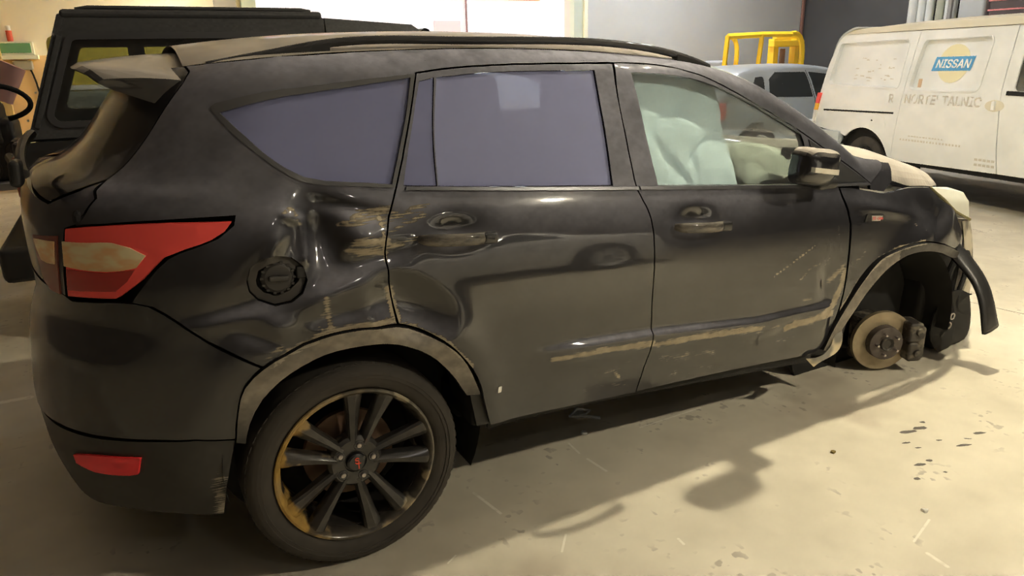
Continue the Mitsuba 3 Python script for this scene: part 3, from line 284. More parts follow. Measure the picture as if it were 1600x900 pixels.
def step_crease(pts,up,dn,h):
    # below the line the panel swells by h, easing out over dn downwards; above it closes within up
    xs=np.array([p[0] for p in pts]); zs=np.array([p[1] for p in pts])
    def fn(s,z):
        zl=np.interp(s,xs,zs); d=z-zl
        e=np.clip((s-xs[0])/.25,0,1)*np.clip((xs[-1]+.06-s)/.06,0,1)
        e=e*e*(3-2*e)
        return h*e*np.where(d>0,np.exp(-(d/up)**2),np.exp(-(d/dn)**2))
    return fn
def _arch(cx,cz,r0,w,h):
    return lambda s,z: h*np.exp(-((np.hypot(s-cx,z-cz)-r0)/w)**2)*(z>cz-.35)*(np.hypot(s-cx,z-cz)<r0+.2)
hc,fc=P2('rear_handle'),P2('front_handle'); dc=P2('dent_crease'); dd=P2('door_dent')
DISP.extend([
 lambda s,z: gauss(s,z,hc[0]-.0,hc[1]+.018,.085,.042,-.020)+gauss(s,z,fc[0]-.01,fc[1]+.018,.085,.042,-.020),
 _arch(.01,.41,.43,.075,.014), _arch(2.69,.45,.46,.08,.012),
 step_crease([P2('crease0'),P2('crease1'),P2('crease2'),P2('crease3'),P2('crease4')],.012,.13,.016),
 lambda s,z: -.055*np.clip(1-((s-(dd[0]-.045))/.165)**2-((z-(dd[1]-.015)+.35*(s-dd[0]))/.115)**2,0,1)**1.5*(1/(1+np.exp(-(s-.03)/.02))),
 lambda s,z: gauss(s,z,dc[0]+.075,dc[1]-.065,.060,.095,-.046,8)+gauss(s,z,dc[0]-.050,dc[1]-.03,.042,.10,.018,-30)+gauss(s,z,dc[0]+.16,dc[1]-.06,.05,.06,.016),
 lambda s,z: gauss(s,z,.03,1.055,.05,.04,.012)+gauss(s,z,-.01,1.135,.10,.020,-.014,-12)+gauss(s,z,.04,1.0,.10,.026,-.014,12),
 line_ridge([(dc[0]-.035,dc[1]+.012),(dc[0]+.022,dc[1]-.02),(dc[0]+.028,dc[1]-.15)],.011,.014,.03),
 line_ridge([(dc[0]-.02,dc[1]-.03),(dc[0]-.055,dc[1]-.11),(dc[0]-.085,dc[1]-.16)],.016,.009,.04),
 lambda s,z: gauss(s,z,-.30,.89,.10,.026,-.013,20)+gauss(s,z,-.34,.85,.09,.022,.011,12)+gauss(s,z,-.22,.83,.06,.030,.012,-20)+gauss(s,z,-.27,.80,.06,.02,-.010,-25)+gauss(s,z,-.06,.845,.09,.026,-.016,8)+gauss(s,z,.0,.93,.12,.025,.008,10)+gauss(s,z,-.10,.90,.07,.03,.010,25)+gauss(s,z,-.17,.79,.03,.05,-.010,20),
 lambda s,z: gauss(s,z,2.33,1.07,.20,.03,.010,-8)+gauss(s,z,2.62,1.06,.10,.07,-.020,-40)+gauss(s,z,2.78,.98,.06,.10,.018,-25)+gauss(s,z,2.02,.76,.05,.10,-.018,20)+gauss(s,z,1.80,.58,.12,.05,-.014,10)+gauss(s,z,2.72,1.0,.03,.12,-.012,-25),
 lambda s,z: np.where(z>1.585,1,0)*(.007*(meshkit.noise(np.stack([s*26,z*60,s*0],-1),11)-.5)*np.exp(-((s-1.05)/.22)**2)),
 lambda s,z: .0018*(meshkit.noise(np.stack([s*3.1,z*3.7,s*0],-1),5)-.5)*np.clip((1.18-z)/.1,0,1),
])
def bs(off): return lambda s,z,o: surf(s,z,off+o)
O=OUT
def sub(k): return CAR+'__'+k
def both(k,poly,bsdf,h=.012,d=None,off=0,label=None,holes=None,skirt=.014,grow=-.0025,copy=True,sm=None):
    p=Polygon(poly).buffer(0)
    for q in holes or []: p=p.difference(Polygon(q).buffer(0))
    if p.geom_type!='Polygon': p=max(p.geoms,key=lambda g:g.area)
    putp(sub(num(k)),panel(p,bs(off),h,skirt,d or dirt_haze(),grow=grow),bsdf,label)
    if copy: putp(sub(num(k)),panel(p,bs(off),.03,skirt,dirt_haze(),grow=grow,mirror=True),bsdf)
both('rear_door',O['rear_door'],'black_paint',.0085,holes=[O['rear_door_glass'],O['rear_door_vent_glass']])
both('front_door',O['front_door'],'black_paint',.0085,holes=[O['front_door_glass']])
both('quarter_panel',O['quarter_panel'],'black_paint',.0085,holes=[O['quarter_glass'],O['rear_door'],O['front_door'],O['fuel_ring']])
both('rear_bumper',O['bumper'],'black_paint',.014,dirt_haze(.003,.3))
both('rear_bumper_skirt',O['bumper_lower'],'cladding',.016,dirt_haze(.01,.3),off=-.004)
putp(sub('tailgate'),panel(O['tailgate'],bs(0),.013,.014,dirt_haze(.01,.4),both=True),'black_paint')
putp(sub('tailgate_glass'),panel(O['tailgate_glass'],bs(-.004),.014,.01,dirt_haze(.02,.15),both=True),'gloss_black','dark rear window with dusty reflections')
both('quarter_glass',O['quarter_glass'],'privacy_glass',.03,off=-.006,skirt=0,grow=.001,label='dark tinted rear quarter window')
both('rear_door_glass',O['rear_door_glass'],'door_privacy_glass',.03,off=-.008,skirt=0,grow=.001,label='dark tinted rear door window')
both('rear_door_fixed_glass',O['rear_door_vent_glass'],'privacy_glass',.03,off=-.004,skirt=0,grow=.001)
both('front_door_glass',O['front_door_glass'],'front_glass',.03,off=-.008,skirt=0,grow=.001,label='clear front door window')
both('mirror_triangle',O['mirror_triangle'],'black_plastic',.02,off=.004,skirt=.01)
both('belt_trim',O['belt_trim_rear'],'belt_metal',.01,off=.008,skirt=.012,grow=0)
both('belt_trim',O['belt_trim_front'],'belt_metal',.01,off=.008,skirt=.012,grow=0)
qt=Polygon(O['quarter_glass_trim']).buffer(0).difference(Polygon(O['quarter_glass']).buffer(0))
m,U=panel(qt,bs(.004),.012,.01,None,grow=0); put(sub('quarter_glass_trim'),m,simple('window_trim',(.075,.075,.08),.35),smooth=True)
both('arch_trim',O['arch_trim'],'cladding',.009,dirt_haze(.0,.2,lambda s,z: np.where(s>-.30,.62,.5)*np.clip((z-.50)/.12,.0,1)),off=.012,skirt=.03,grow=0,label='scuffed dusty grey wheel arch trim')
both('fender_top',O['fender_top'],'black_paint',.01,dirt_haze(.004,.25),off=-.006)
both('front_fender',O['fender'],'black_paint',.0085,dirt_haze(.004,.6))
both('sill',O['sill_lower'],'matte_black',.02,off=-.03)
both('tail_light',O['tail_light'],mat('red_lens',pr((.93,.10,.085),.35,specular=.5,clearcoat=.5)),.012,off=.004,skirt=.02,grow=-.001,label='broken red tail light with clear band')
both('tail_light__clear_lens',O['tail_light_clear'],mat('amber_lens',pr(proc(lambda p,n,uv: mix((.85,.52,.24),(.92,.76,.48),smoothstep(.3,.7,fbm(p.x*18,p.y*18,p.z*40,3)))),.2,specular=.5)),.012,off=.007,skirt=.006,grow=0,copy=False)
both('tailgate_light',O['tail_inner'],mat('dark_red_lens',pr((.20,.05,.035),.2,specular=.6)),.012,off=.004,skirt=.012,grow=-.001)
both('tailgate_light__clear_lens',O['tail_inner_clear'],'amber_lens',.012,off=.007,skirt=.006,grow=0,copy=False)
both('reflector',O['reflector'],mat('reflector_red',pr((.95,.05,.06),.3,specular=.5)),.012,off=.006,skirt=.01,grow=0,label='long red rear reflector')
both('tail_light__lower_lens',O['tail_lower'],mat('deep_red_lens',pr((.42,.045,.04),.2,specular=.6)),.012,off=.0055,skirt=.004,grow=0,copy=False)
# spoiler
def spoiler():
    V=[];ys=np.linspace(-.60,.60,41)
    for y in ys:
        e=(abs(y)/.60)
        zf=1.545-.085*e**2.4; zr_=1.495-.012*e**2-.03*max(0,(e-.9)/.1)**2; xr_=-.675+.02*e**3+.05*max(0,(e-.85)/.15)**2; xf_=-.385
        t=np.array([0,.25,.5,.75,.95]); x=xf_+(xr_-xf_)*t; z=zf+(zr_-zf)*t+.006*np.sin(math.pi*t)
        top=np.stack([x,np.full(5,y),z],1)
        ux=np.array([xr_-.004,xr_+.03,xr_+.13,xr_+.22,xf_]); uz=np.array([zr_-.010,zr_-.026,zr_-.045-.012*e,zr_-.055-.03*e,zf-.05-.02*e])
        V.append(np.vstack([top,np.stack([ux,np.full(5,y*.99),uz],1)]))
    V=np.array(V); n,k=V.shape[:2]; i,j=np.meshgrid(np.arange(n-1),np.arange(k),indexing='ij')
    q=np.stack([i*k+j,i*k+(j+1)%k,(i+1)*k+(j+1)%k,(i+1)*k+j],-1).reshape(-1,4)
    F=np.vstack([q[:,[0,1,2]],q[:,[0,2,3]]]); V=V.reshape(-1,3)
    c0,c1=len(V),len(V)+1; V=np.vstack([V,V[:k].mean(0),V[-k:].mean(0)]); kk=np.arange(k)
    F=np.vstack([F,np.stack([kk,(kk+1)%k,kk*0+c0],1),np.stack([(n-1)*k+(kk+1)%k,(n-1)*k+kk,kk*0+c1],1)])
    m=TM(c2w(V),F); m.fix_normals(); return m
def w_updust(p,n,uv):
    return dr.clip(smoothstep(.40,1.0,n.z)*(.66+.5*(fbm(p.x*6,p.y*6,p.z*6,3)-.5)),0,.95)
mat('dusty_paint',{'type':'blendbsdf','weight':proc(w_updust),'a':GLOSS,'b':{'type':'diffuse','reflectance':rgb(.58,.53,.47)}})
put(sub('spoiler'),spoiler(),'dusty_paint','dust-covered roof spoiler',smooth=40)
# roof and windshield
def roofgrid(x0,x1,n,dz=-.004,k=33):
    V=[]
    for x in np.linspace(x0,x1,n):
        z=float(zroof(x))+dz; e=surf(float(s_of(x,z)),z,disp=False)
        t=np.linspace(-1,1,k); b=1-t*t
        V.append(np.stack([e[0]+b*np.interp(x,[1.2,1.5,2.3],[0,.10,.30]),-e[1]*t*1.0,z+np.interp(x,[-.4,0,1.2,1.6,2.2],[.068,.075,.075,.06,.05])*(1-np.abs(t)**2.3)],1))
    V=np.array(V); i,j=np.meshgrid(np.arange(n-1),np.arange(k-1),indexing='ij')
    q=np.stack([i*k+j,i*k+j+1,(i+1)*k+j+1,(i+1)*k+j],-1).reshape(-1,4)
    m=TM(c2w(V.reshape(-1,3)),np.vstack([q[:,[0,2,1]],q[:,[0,3,2]]]))
    if m.face_normals[:,2].mean()<0: m.invert()
    return m
put(sub('roof'),roofgrid(-.395,1.42,40),'dusty_paint','dusty black roof',smooth=True)
put(sub('windshield'),roofgrid(1.425,2.26,24),'dusty_glass',smooth=True)
# roof rails
def rail(sy):
    e=[(-.335,1.503),(-.27,1.520),(-.146,1.552),(0,1.588),(.4,1.628),(.843,1.660),(1.184,1.664),(1.375,1.646),(1.535,1.612)]
    p=spl([(x,sy*.575,z) for x,z in e],60)
    bar=tube(c2w(p),.0165,10,flat=(.9,.8))
    def foot(a,b,zt):
        x=np.linspace(a,b,14); zt_=np.interp(x,p[:,0],p[:,2]); zb=np.array([float(zroof(v)) for v in x])-.02
        pl=np.r_[np.stack([x,zt_],1),np.stack([x,zb],1)[::-1]]
        m=plate(Polygon(pl).buffer(.001),sy*.575-.016,sy*.575+.016); m.vertices=c2w(m.vertices); return m
    return bar,foot(-.335,.01,0),foot(1.36,1.535,0)
for sy in (-1,1):
    b,f1,f2=rail(sy)
    k=sub(num('roof_rail')); put(k,b,'gloss_black',smooth=40)
    put(k+'__foot',f1,'black_plastic',smooth=30); put(k+'__foot_001',f2,'black_plastic',smooth=30)
# hood, buckled
def hood():
    n,k=34,41; V=np.zeros((n,k,3)); T_=[]
    a=np.linspace(0,1,n); t=np.linspace(-1,1,k)
    for i,u in enumerate(a):
        x=2.20+u*.80
        zc=np.interp(x,[2.2,2.45,2.62,2.84,3.0,3.2],[1.270,1.292,1.293,1.272,1.235,1.19])
        ze=np.interp(x,[2.2,2.4,2.55,2.67,2.87,2.97,3.2],[1.24,1.205,1.172,1.146,1.139,1.150,1.09])
        w=np.interp(u,[0,.4,.8,.95,1],[.785,.785,.775,.74,.68])
        b=1-np.abs(t)**4.5
        bow=.30*(1-t*t)
        z=ze+(zc-ze)*b+.020*np.sin(u*7+t*2)*b
        V[i]=np.stack([x+bow*(.3+.7*u),w*t,z],1)
    V+= ((meshkit.noise(V*5,3)-.5)*.02)[...,None]*np.array([0,0,1])
    i,j=np.meshgrid(np.arange(n-1),np.arange(k-1),indexing='ij')
    q=np.stack([i*k+j,(i+1)*k+j,(i+1)*k+j+1,i*k+j+1],-1).reshape(-1,4)
    F=np.vstack([q[:,[0,1,2]],q[:,[0,2,3]]]); V=V.reshape(-1,3)
    B=V-[0,0,.018]
    m=TM(c2w(np.vstack([V,B])),np.vstack([F,F[:,::-1]+len(V)]))
    # rim
    r=np.r_[np.arange(k),np.arange(1,n)*k+k-1,(n-1)*k+np.arange(k-1)[::-1],np.arange(1,n-1)[::-1]*k]
    s_=np.roll(r,-1); N=len(V)
    m.faces=np.vstack([m.faces,np.stack([r,r+N,s_+N],1),np.stack([r,s_+N,s_],1)]); m.fix_normals(); return m
put(sub('hood'),hood(),'dusty_paint','buckled hood with tan dust',smooth=40)
# cowl, inner structure
def inner(poly,off,key,bsdf='matte_black',h=.03,mirror=True):
    p=Polygon(poly).buffer(0)
    if p.geom_type!='Polygon': p=max(p.geoms,key=lambda g:g.area)
    put(sub(num(key)),panel(p,bs(off),h,0,None,grow=0)[0],bsdf,smooth=True)
    if mirror: put(sub(num(key)),panel(p,bs(off),h,0,None,grow=0,mirror=True)[0],bsdf,smooth=True)
zb=1.17
LOW=Polygon([(-1.15,.40),(-1.15,1.18),(-.45,1.19),(2.26,zb),(2.26,.40),(2.02,.40),(2.02,.44),(.40,.42),(.40,.45)]).difference(shapely.Point(.01,.37).buffer(.41)).difference(shapely.Point(2.69,.36).buffer(.45))
inner(list(LOW.exterior.coords),-.055,'inner_panel')
GL=Polygon([(-1.2,1.18),(-.60,1.45),(-.45,1.50),(0,1.55),(1,1.60),(1.45,1.59),(1.75,1.52),(2.24,1.26),(2.26,1.17)])
for k_ in ('quarter_glass','rear_door_glass','front_door_glass'): GL=GL.difference(Polygon(O[k_]).buffer(.006))
GL=GL.buffer(0); GL=max(GL.geoms,key=lambda g:g.area) if GL.geom_type!='Polygon' else GL
put(sub(num('pillar_trim')),panel(GL,bs(-.035),.02,0,None,grow=0)[0],'interior_dark',smooth=True)
put(sub(num('pillar_trim')),panel(GL,bs(-.035),.02,0,None,grow=0,mirror=True)[0],'interior_dark',smooth=True)
hl=roofgrid(-.39,1.42,20,dz=-.04); put(sub('headliner'),hl,'interior_dark',smooth=True)
def cbox(sx,sy,sz,c,r=.02): 
    m=rbox(sx,sy,sz,r,c); m.vertices=c2w(m.vertices); return m
put(sub('floor_pan'),cat_(cbox(1.66,1.765,.08,(1.22,0,.43),.01),cbox(.8,1.1,.2,(-.2,0,.66))),'matte_black')
put(sub('parcel_shelf'),cbox(.55,1.4,.03,(-.42,0,1.10)),'interior_dark')
put(sub('dashboard'),cat_(cbox(.42,1.50,.28,(1.98,0,1.04),.08)),'interior_dark',smooth=40)
def seat(x,y,w):
    b=rbox(.50,w,.18,.06,(x+.18,y,.70)); k=rbox(.16,w,.66,.06,(0,0,0)); rot(k,-14,[0,1,0]); mov(k,x-.12,y,1.02)
    h=rbox(.11,w*.5,.20,.05); rot(h,-10,[0,1,0]); mov(h,x-.23,y,1.45)
    st=cat_(tube([(x-.19,y-.06,1.30),(x-.22,y-.06,1.42)],.007),tube([(x-.19,y+.06,1.30),(x-.22,y+.06,1.42)],.007))
    out=[]
    for m in (b,k,h,st): m.vertices=c2w(m.vertices); out.append(m)
    return out
for x,y,w in ((1.22,-.37,.50),(1.22,.37,.50),(.18,-.36,.56),(.18,.36,.56)):
    a,b,h,st=seat(x,y,w); k=sub(num('seat'))
    put(k+'__cushion',a,'seat_cloth',smooth=40); put(k+'__backrest',b,'seat_cloth',smooth=40); put(k+'__headrest',h,'seat_cloth',smooth=40); put(k+'__headrest_post',st,'belt_metal',smooth=True)
# steering wheel (left-hand seat)
sw=trimesh.creation.torus(.18,.016,major_sections=32,minor_sections=8); rot(sw,62,[0,1,0]); mov(sw,1.72,.37,1.10); sw.vertices=c2w(sw.vertices)
put(sub('steering_wheel'),sw,'interior_dark',smooth=True)
# deployed curtain airbag behind the front side window
def airbag():
    S,Z=np.meshgrid(np.linspace(.98,1.545,52),np.linspace(1.05,1.565,44),indexing='ij')
    P_=surf(S,Z,-.075,disp=False)
    w=(meshkit.fbm(np.stack([S*5+Z*3,Z*6-S*4,S*0],-1),3,2)-.5)
    cre=sum(-.016*np.exp(-(((S-a)*math.cos(q)+(Z-b)*math.sin(q))/.012)**2)*np.exp(-((-(S-a)*math.sin(q)+(Z-b)*math.cos(q))/l)**2) for a,b,q,l in ((1.20,1.38,2.3,.13),(1.33,1.45,2.2,.10),(1.40,1.30,2.2,.16),(1.28,1.22,.7,.09),(1.22,1.27,.5,.07),(1.42,1.40,1.2,.12),(1.36,1.25,-.1,.05)))
    P_[...,1]-=.035*w+cre*-1.0*-1
    n,k=S.shape; i,j=np.meshgrid(np.arange(n-1),np.arange(k-1),indexing='ij')
    q=np.stack([i*k+j,(i+1)*k+j,(i+1)*k+j+1,i*k+j+1],-1).reshape(-1,4)
    V=P_.reshape(-1,3); B=V+[0,.02,0]; F=np.vstack([q[:,[0,1,2]],q[:,[0,2,3]]])
    m=TM(c2w(np.vstack([V,B])),np.vstack([F,F[:,::-1]+len(V)])); return m
put(sub('curtain_airbag'),airbag(),'airbag_cloth','wrinkled pale blue-grey curtain airbag hanging inside the front side window',smooth=True)
# deflated front airbag lying over the dashboard
def front_bag():
    U,Vv=np.meshgrid(np.linspace(-.70,.30,46),np.linspace(0,1,34),indexing='ij')
    ang=Vv*math.pi*.97+.02
    prof_x=1.985-.25*np.cos(ang)+.0*U; 
    h=(.285+.02*np.sin(U*9)+.02*np.cos(U*5+1))*np.clip(1-((U+.2)/.56)**6,0,1)**.5
    zz_=1.00+h*np.sin(ang)**.55
    P_=np.stack([prof_x+.02*np.sin(U*7),U,zz_],-1)
    w=meshkit.fbm(np.stack([P_[...,0]*9,P_[...,1]*9,P_[...,2]*9],-1),3,21)-.5
    P_[...,2]+=.05*w*np.sin(ang); P_[...,0]+=.03*w
    return sheet_(P_)
def sheet_(G):
    n,k=G.shape[:2]; i,j=np.meshgrid(np.arange(n-1),np.arange(k-1),indexing='ij')
    q=np.stack([i*k+j,(i+1)*k+j,(i+1)*k+j+1,i*k+j+1],-1).reshape(-1,4); V=G.reshape(-1,3); F=np.vstack([q[:,[0,1,2]],q[:,[0,2,3]]])
    return TM(c2w(V),F)
put(sub('front_airbag'),front_bag(),mat('airbag_green',pr((.62,.66,.58),.85)),'deflated pale front airbag over the dashboard',smooth=True)
for x,y,z,a in ((2.06,-.60,1.285,.05),(2.15,-.60,1.275,.04)):
    put(sub(num('air_vent')),cbox(.09,.05,.035,(x,y,z),.01),'matte_black')
# door handles
def handle(c,up=0,chrome=False):
    s0,z0=c; t=np.linspace(0,1,26); s=s0-.118+.236*t
    b=surf(s,np.full_like(s,z0),disp=False); arc=np.sin(np.pi*t)**.45*.040+.006
    b[:,1]-=arc; b[:,2]+=np.linspace(0,0,26)
    r=np.interp(t,[0,.06,.2,.8,.94,1],[.010,.015,.0165,.0165,.015,.010])
    return tube(c2w(b),r,14,flat=(.7,1.15))
mat('dusty_handle',{'type':'blendbsdf','weight':proc(lambda p,n,uv: dr.clip(.35+.6*(fbm(p.x*30,p.y*30,p.z*60,3)-.45)*2,0,.8)),'a':GLOSS,'b':{'type':'diffuse','reflectance':rgb(.26,.235,.20)}})
for k_,d_ in (('rear_handle','rear_door'),('front_handle','front_door')):
    put(sub(d_+'__handle'),handle(PT[k_]),'dusty_handle',smooth=True)
    s0,z0=PT[k_]
    # keyhole cap
    q=surf(s0+.098,z0,disp=False); m=rbox(.05,.022,.036,.009,(q[0],q[1]-.038,q[2])); m.vertices=c2w(m.vertices); put(sub(d_+'__lock_cap'),m,'gloss_black',smooth=40)
# wing mirrors
def mirror(sy):
    ol=[(1.647,1.307),(1.661,1.325),(1.689,1.333),(1.777,1.328),(1.849,1.313),(1.847,1.271),(1.830,1.217),(1.795,1.194),(1.689,1.194),(1.653,1.205),(1.644,1.258)]
    ol=spl(ol+ol[:1],44)[:-1]; ce=ol.mean(0); V=[]
    for k,(d,s_) in enumerate(((.945,.90),(.955,1.0),(.985,1.0),(1.012,.93),(1.030,.80),(1.040,.58),(1.045,.30))):
        q=ce+(ol-ce)*s_; V.append(np.stack([q[:,0],np.full(len(q),sy*d),q[:,1]],1))
    V=np.array(V); n,k=V.shape[:2]; i,j=np.meshgrid(np.arange(n-1),np.arange(k),indexing='ij')
    q=np.stack([i*k+j,i*k+(j+1)%k,(i+1)*k+(j+1)%k,(i+1)*k+j],-1).reshape(-1,4); F=[q[:,[0,1,2]],q[:,[0,2,3]]]
    c0,c1=n*k,n*k+1; kk=np.arange(k); F+=[np.stack([kk,(kk+1)%k,kk*0+c0],1)[:,::-1],np.stack([(n-1)*k+kk,(n-1)*k+(kk+1)%k,kk*0+c1],1)[:,::-1]]
    m=TM(c2w(np.vstack([V.reshape(-1,3),V[0].mean(0),V[-1].mean(0)])),np.vstack(F)); m.fix_normals()
    arm=cat_(rbox(.10,.14,.045,.018,(1.86,sy*.915,1.195)),rbox(.06,.06,.09,.018,(1.815,sy*.965,1.215))); arm.vertices=c2w(arm.vertices)
    sg=((1.670,1.247,1.052),(1.670,1.265,1.052),(1.816,1.255,1.043),(1.816,1.235,1.043)); st=hull([(x,sy*y,z) for x,z,y in sg]+[(x,sy*(y-.03),z) for x,z,y in sg]); st.vertices=c2w(st.vertices)
    return m,arm,st
for sy in (-1,1):
    m,arm,st=mirror(sy); k=sub(num('wing_mirror'))
    put(k+'__shell',m,'dusty_paint','folded black mirror shell with dusty top',smooth=30); put(k+'__arm',arm,'black_plastic',smooth=30)
    put(k+'__turn_signal',st,simple('signal_lens',(.72,.68,.58),.2,specular=.6))
# fuel filler: cup, ring and cap
ring=Polygon(O['fuel_ring']).difference(Polygon(O['fuel_hole']))
put(sub('fuel_filler__ring'),panel(ring,bs(-.014),.008,.02,None,grow=0)[0],simple('dusty_plastic',(.055,.05,.045),.6),smooth=True)
put(sub('fuel_filler__pocket'),panel(Polygon(O['fuel_ring']).buffer(.004),bs(-.034),.012,0,None,grow=0)[0],'matte_black',smooth=True)
fcx,fcz=np.mean(O['fuel_hole'],0)
q=surf(fcx,fcz); cap=lathe([(0,-.022),(.035,-.022),(.044,-.016),(.046,0),(0,0)],40); mov(cap,q[0],q[1]+.036,q[2])
grip=rbox(.055,.018,.016,.006,(q[0],q[1]+.008,q[2])); 
for g in range(14):
    a=g*2*math.pi/14; cap=cat_(cap,box(.008,.012,.006,(q[0]+.043*math.cos(a),q[1]+.02,q[2]+.043*math.sin(a))))
cap.vertices=c2w(cap.vertices); grip.vertices=c2w(grip.vertices)
put(sub('fuel_filler__cap'),cap,simple('worn_plastic',(.045,.042,.040),.55),smooth=30); put(sub('fuel_filler__grip'),grip,'worn_plastic')
lat=surf(fcx+.055,fcz+.012); m=rbox(.028,.02,.034,.004,(lat[0],lat[1]+.016,lat[2])); m.vertices=c2w(m.vertices); put(sub('fuel_filler__latch'),m,'black_plastic')
# badge on the fender: chrome-edged wing with ST-Line lettering
bx,bz=PT['badge']; q0=surf(bx,bz)
bp=rpoly([(-.065,-.012),(.05,-.014),(.065,.016),(-.05,.020)],.003)
def onside(m,s0,z0,off,yaw=0):
    # mesh drawn in x (right), y (up), z (out of the panel) laid on the side surface
    v=m.vertices.copy(); P_=surf(s0+v[:,0],z0+v[:,1],off+v[:,2]); o=m.copy(); o.vertices=c2w(P_); return o
bm=prism(bp,.004); put(sub('fender_badge'),onside(bm.subdivide(),bx,bz,.001),'black_plastic')
pp=prism(rpoly([(-.022,-.010),(.035,-.012),(.048,.010),(-.022,.012)],.002),.003); put(sub('fender_badge__plate'),onside(pp,bx,bz,.005),simple('satin_silver',(.55,.53,.48),.35,metallic=.5))
tm=meshkit.text_mesh('ST-Line',.013,.001,True); tm.apply_translation((-.020,-.006,0)); put(sub('fender_badge__lettering'),onside(tm,bx,bz,.0082),simple('red_mark',(.70,.05,.05),.4))
tm=prism(rpoly([(-.006,-.011),(.007,-.010),(.008,.011),(-.005,.010)],.002),.001); put(sub('rear_door__paint_chip'),onside(tm,PT['sil_chip'][0],PT['sil_chip'][1],.001),simple('chip_white',(.8,.8,.78),.5),'small white chip low on the rear door')
# torn front arch trim: free end bows outwards and forwards
def front_trim(s,z,o):
    P_=surf(s,z,o+.012)
    k=np.clip((s-2.78)/.3,0,1); P_[...,1]-=k*k*.0
    return P_
both('front_arch_trim',O['front_arch_trim'],'cladding',.009,dirt_haze(.0,.25,lambda s,z: np.where(s<2.45,.55,.12)),off=.012,skirt=.03,grow=0,label='scuffed front wheel arch trim')
def arch_tail():
    # free end of the trim, torn off the bumper and hanging in front of the wheel opening
    cen=spl([(3.00,-.835,.868),(3.03,-.865,.828),(3.060,-.91,.776),(3.081,-.97,.705),(3.092,-1.02,.613),(3.097,-1.045,.54),(3.112,-1.06,.474)],30)
    w=np.linspace(.040,.056,30); V=[]
    tn=np.gradient(cen,axis=0); tn/=np.linalg.norm(tn,axis=1,keepdims=True)
    for c,t_,a in zip(cen,tn,w):
        ou=np.cross(t_,[0,-1,0]); ou/=np.linalg.norm(ou); nn=np.cross(ou,t_)
        for e,d in ((-1,-.012),(-1,.004),(-.5,.012),(.5,.012),(1,.004),(1,-.012)): V.append(c+ou*a*e-nn*d*(1 if nn[1]>0 else -1))
    V=np.array(V); n,k=30,6; i,j=np.meshgrid(np.arange(n-1),np.arange(k),indexing='ij')
    q=np.stack([i*k+j,i*k+(j+1)%k,(i+1)*k+(j+1)%k,(i+1)*k+j],-1).reshape(-1,4)
    F=np.vstack([q[:,[0,1,2]],q[:,[0,2,3]],[[0,1,2],[0,2,3],[0,3,4],[0,4,5]],np.array([[0,2,1],[0,3,2],[0,4,3],[0,5,4]])+(n-1)*k])
    m=TM(c2w(V),F); m.fix_normals(); return m,cen
m,cen=arch_tail(); put(sub('front_arch_trim__torn_end'),m,'cladding','torn end of the arch trim hanging free in front of the wheel opening',smooth=True,uv=np.zeros((len(m.vertices),2)))

# ---------------- wheels, brake, front end ----------------
WC=np.array([0,-.875,.337])
simple('tire_rubber',proc(lambda p,n,uv: mix((.030,.027,.024),(.060,.052,.043),fbm(p.x*14,p.y*14,p.z*14,3))),.85)
def w_mud(p,n,uv):
    f=fbm(p.x*13+3,p.y*9,p.z*13,4); r=dr.sqrt(dr.square(p.x)+dr.square(p.z-.337))
    left=smoothstep(.12,-.26,p.x)
    a=f+.34*smoothstep(.17,.25,r)*left+.10*left-.17+.10*smoothstep(.215,.25,r)
    return dr.clip(smoothstep(.52,.66,a)*.95+(.07+.38*smoothstep(.225,.25,r))*fbm(p.x*40,p.y*40,p.z*40,2),0,1)
def c_mud(p,n,uv): return mix(mix((.20,.115,.035),(.50,.33,.10),fbm(p.x*30,p.y*30,p.z*30,3)),(.34,.30,.22),dr.clip(smoothstep(-.16,.0,p.x)*.75+.25*smoothstep(.40,.6,fbm(p.x*9,p.y*9,p.z*9+5,2)),0,1))
mat('wheel_paint',{'type':'blendbsdf','weight':proc(w_mud),'a':{'type':'principled','base_color':rgb(.014,.014,.016),'roughness':.2,'specular':.6,'clearcoat':.6},'b':{'type':'diffuse','reflectance':proc(c_mud)}})
W=sub('rear_wheel')
tag(W,'muddy dark multi-spoke alloy wheel with tyre')
def at(m,c=WC): m.apply_translation(c); return m
# tyre (outer face at -y): profile radius, y
tp=[(.236,.19),(.262,.206),(.300,.208),(.322,.196),(.334,.170),(.337,.13),(.337,.03),(.334,-.004),(.325,-.020),(.312,-.0275),(.303,-.030),(.302,-.0275),(.292,-.0285),(.291,-.0255),(.277,-.024),(.262,-.016),(.252,-.004),(.246,.006),(.236,.02)]
tire=lathe(tp,120)
put(W+'__tire',at(tire),'tire_rubber','dark dusty tyre',smooth=35)
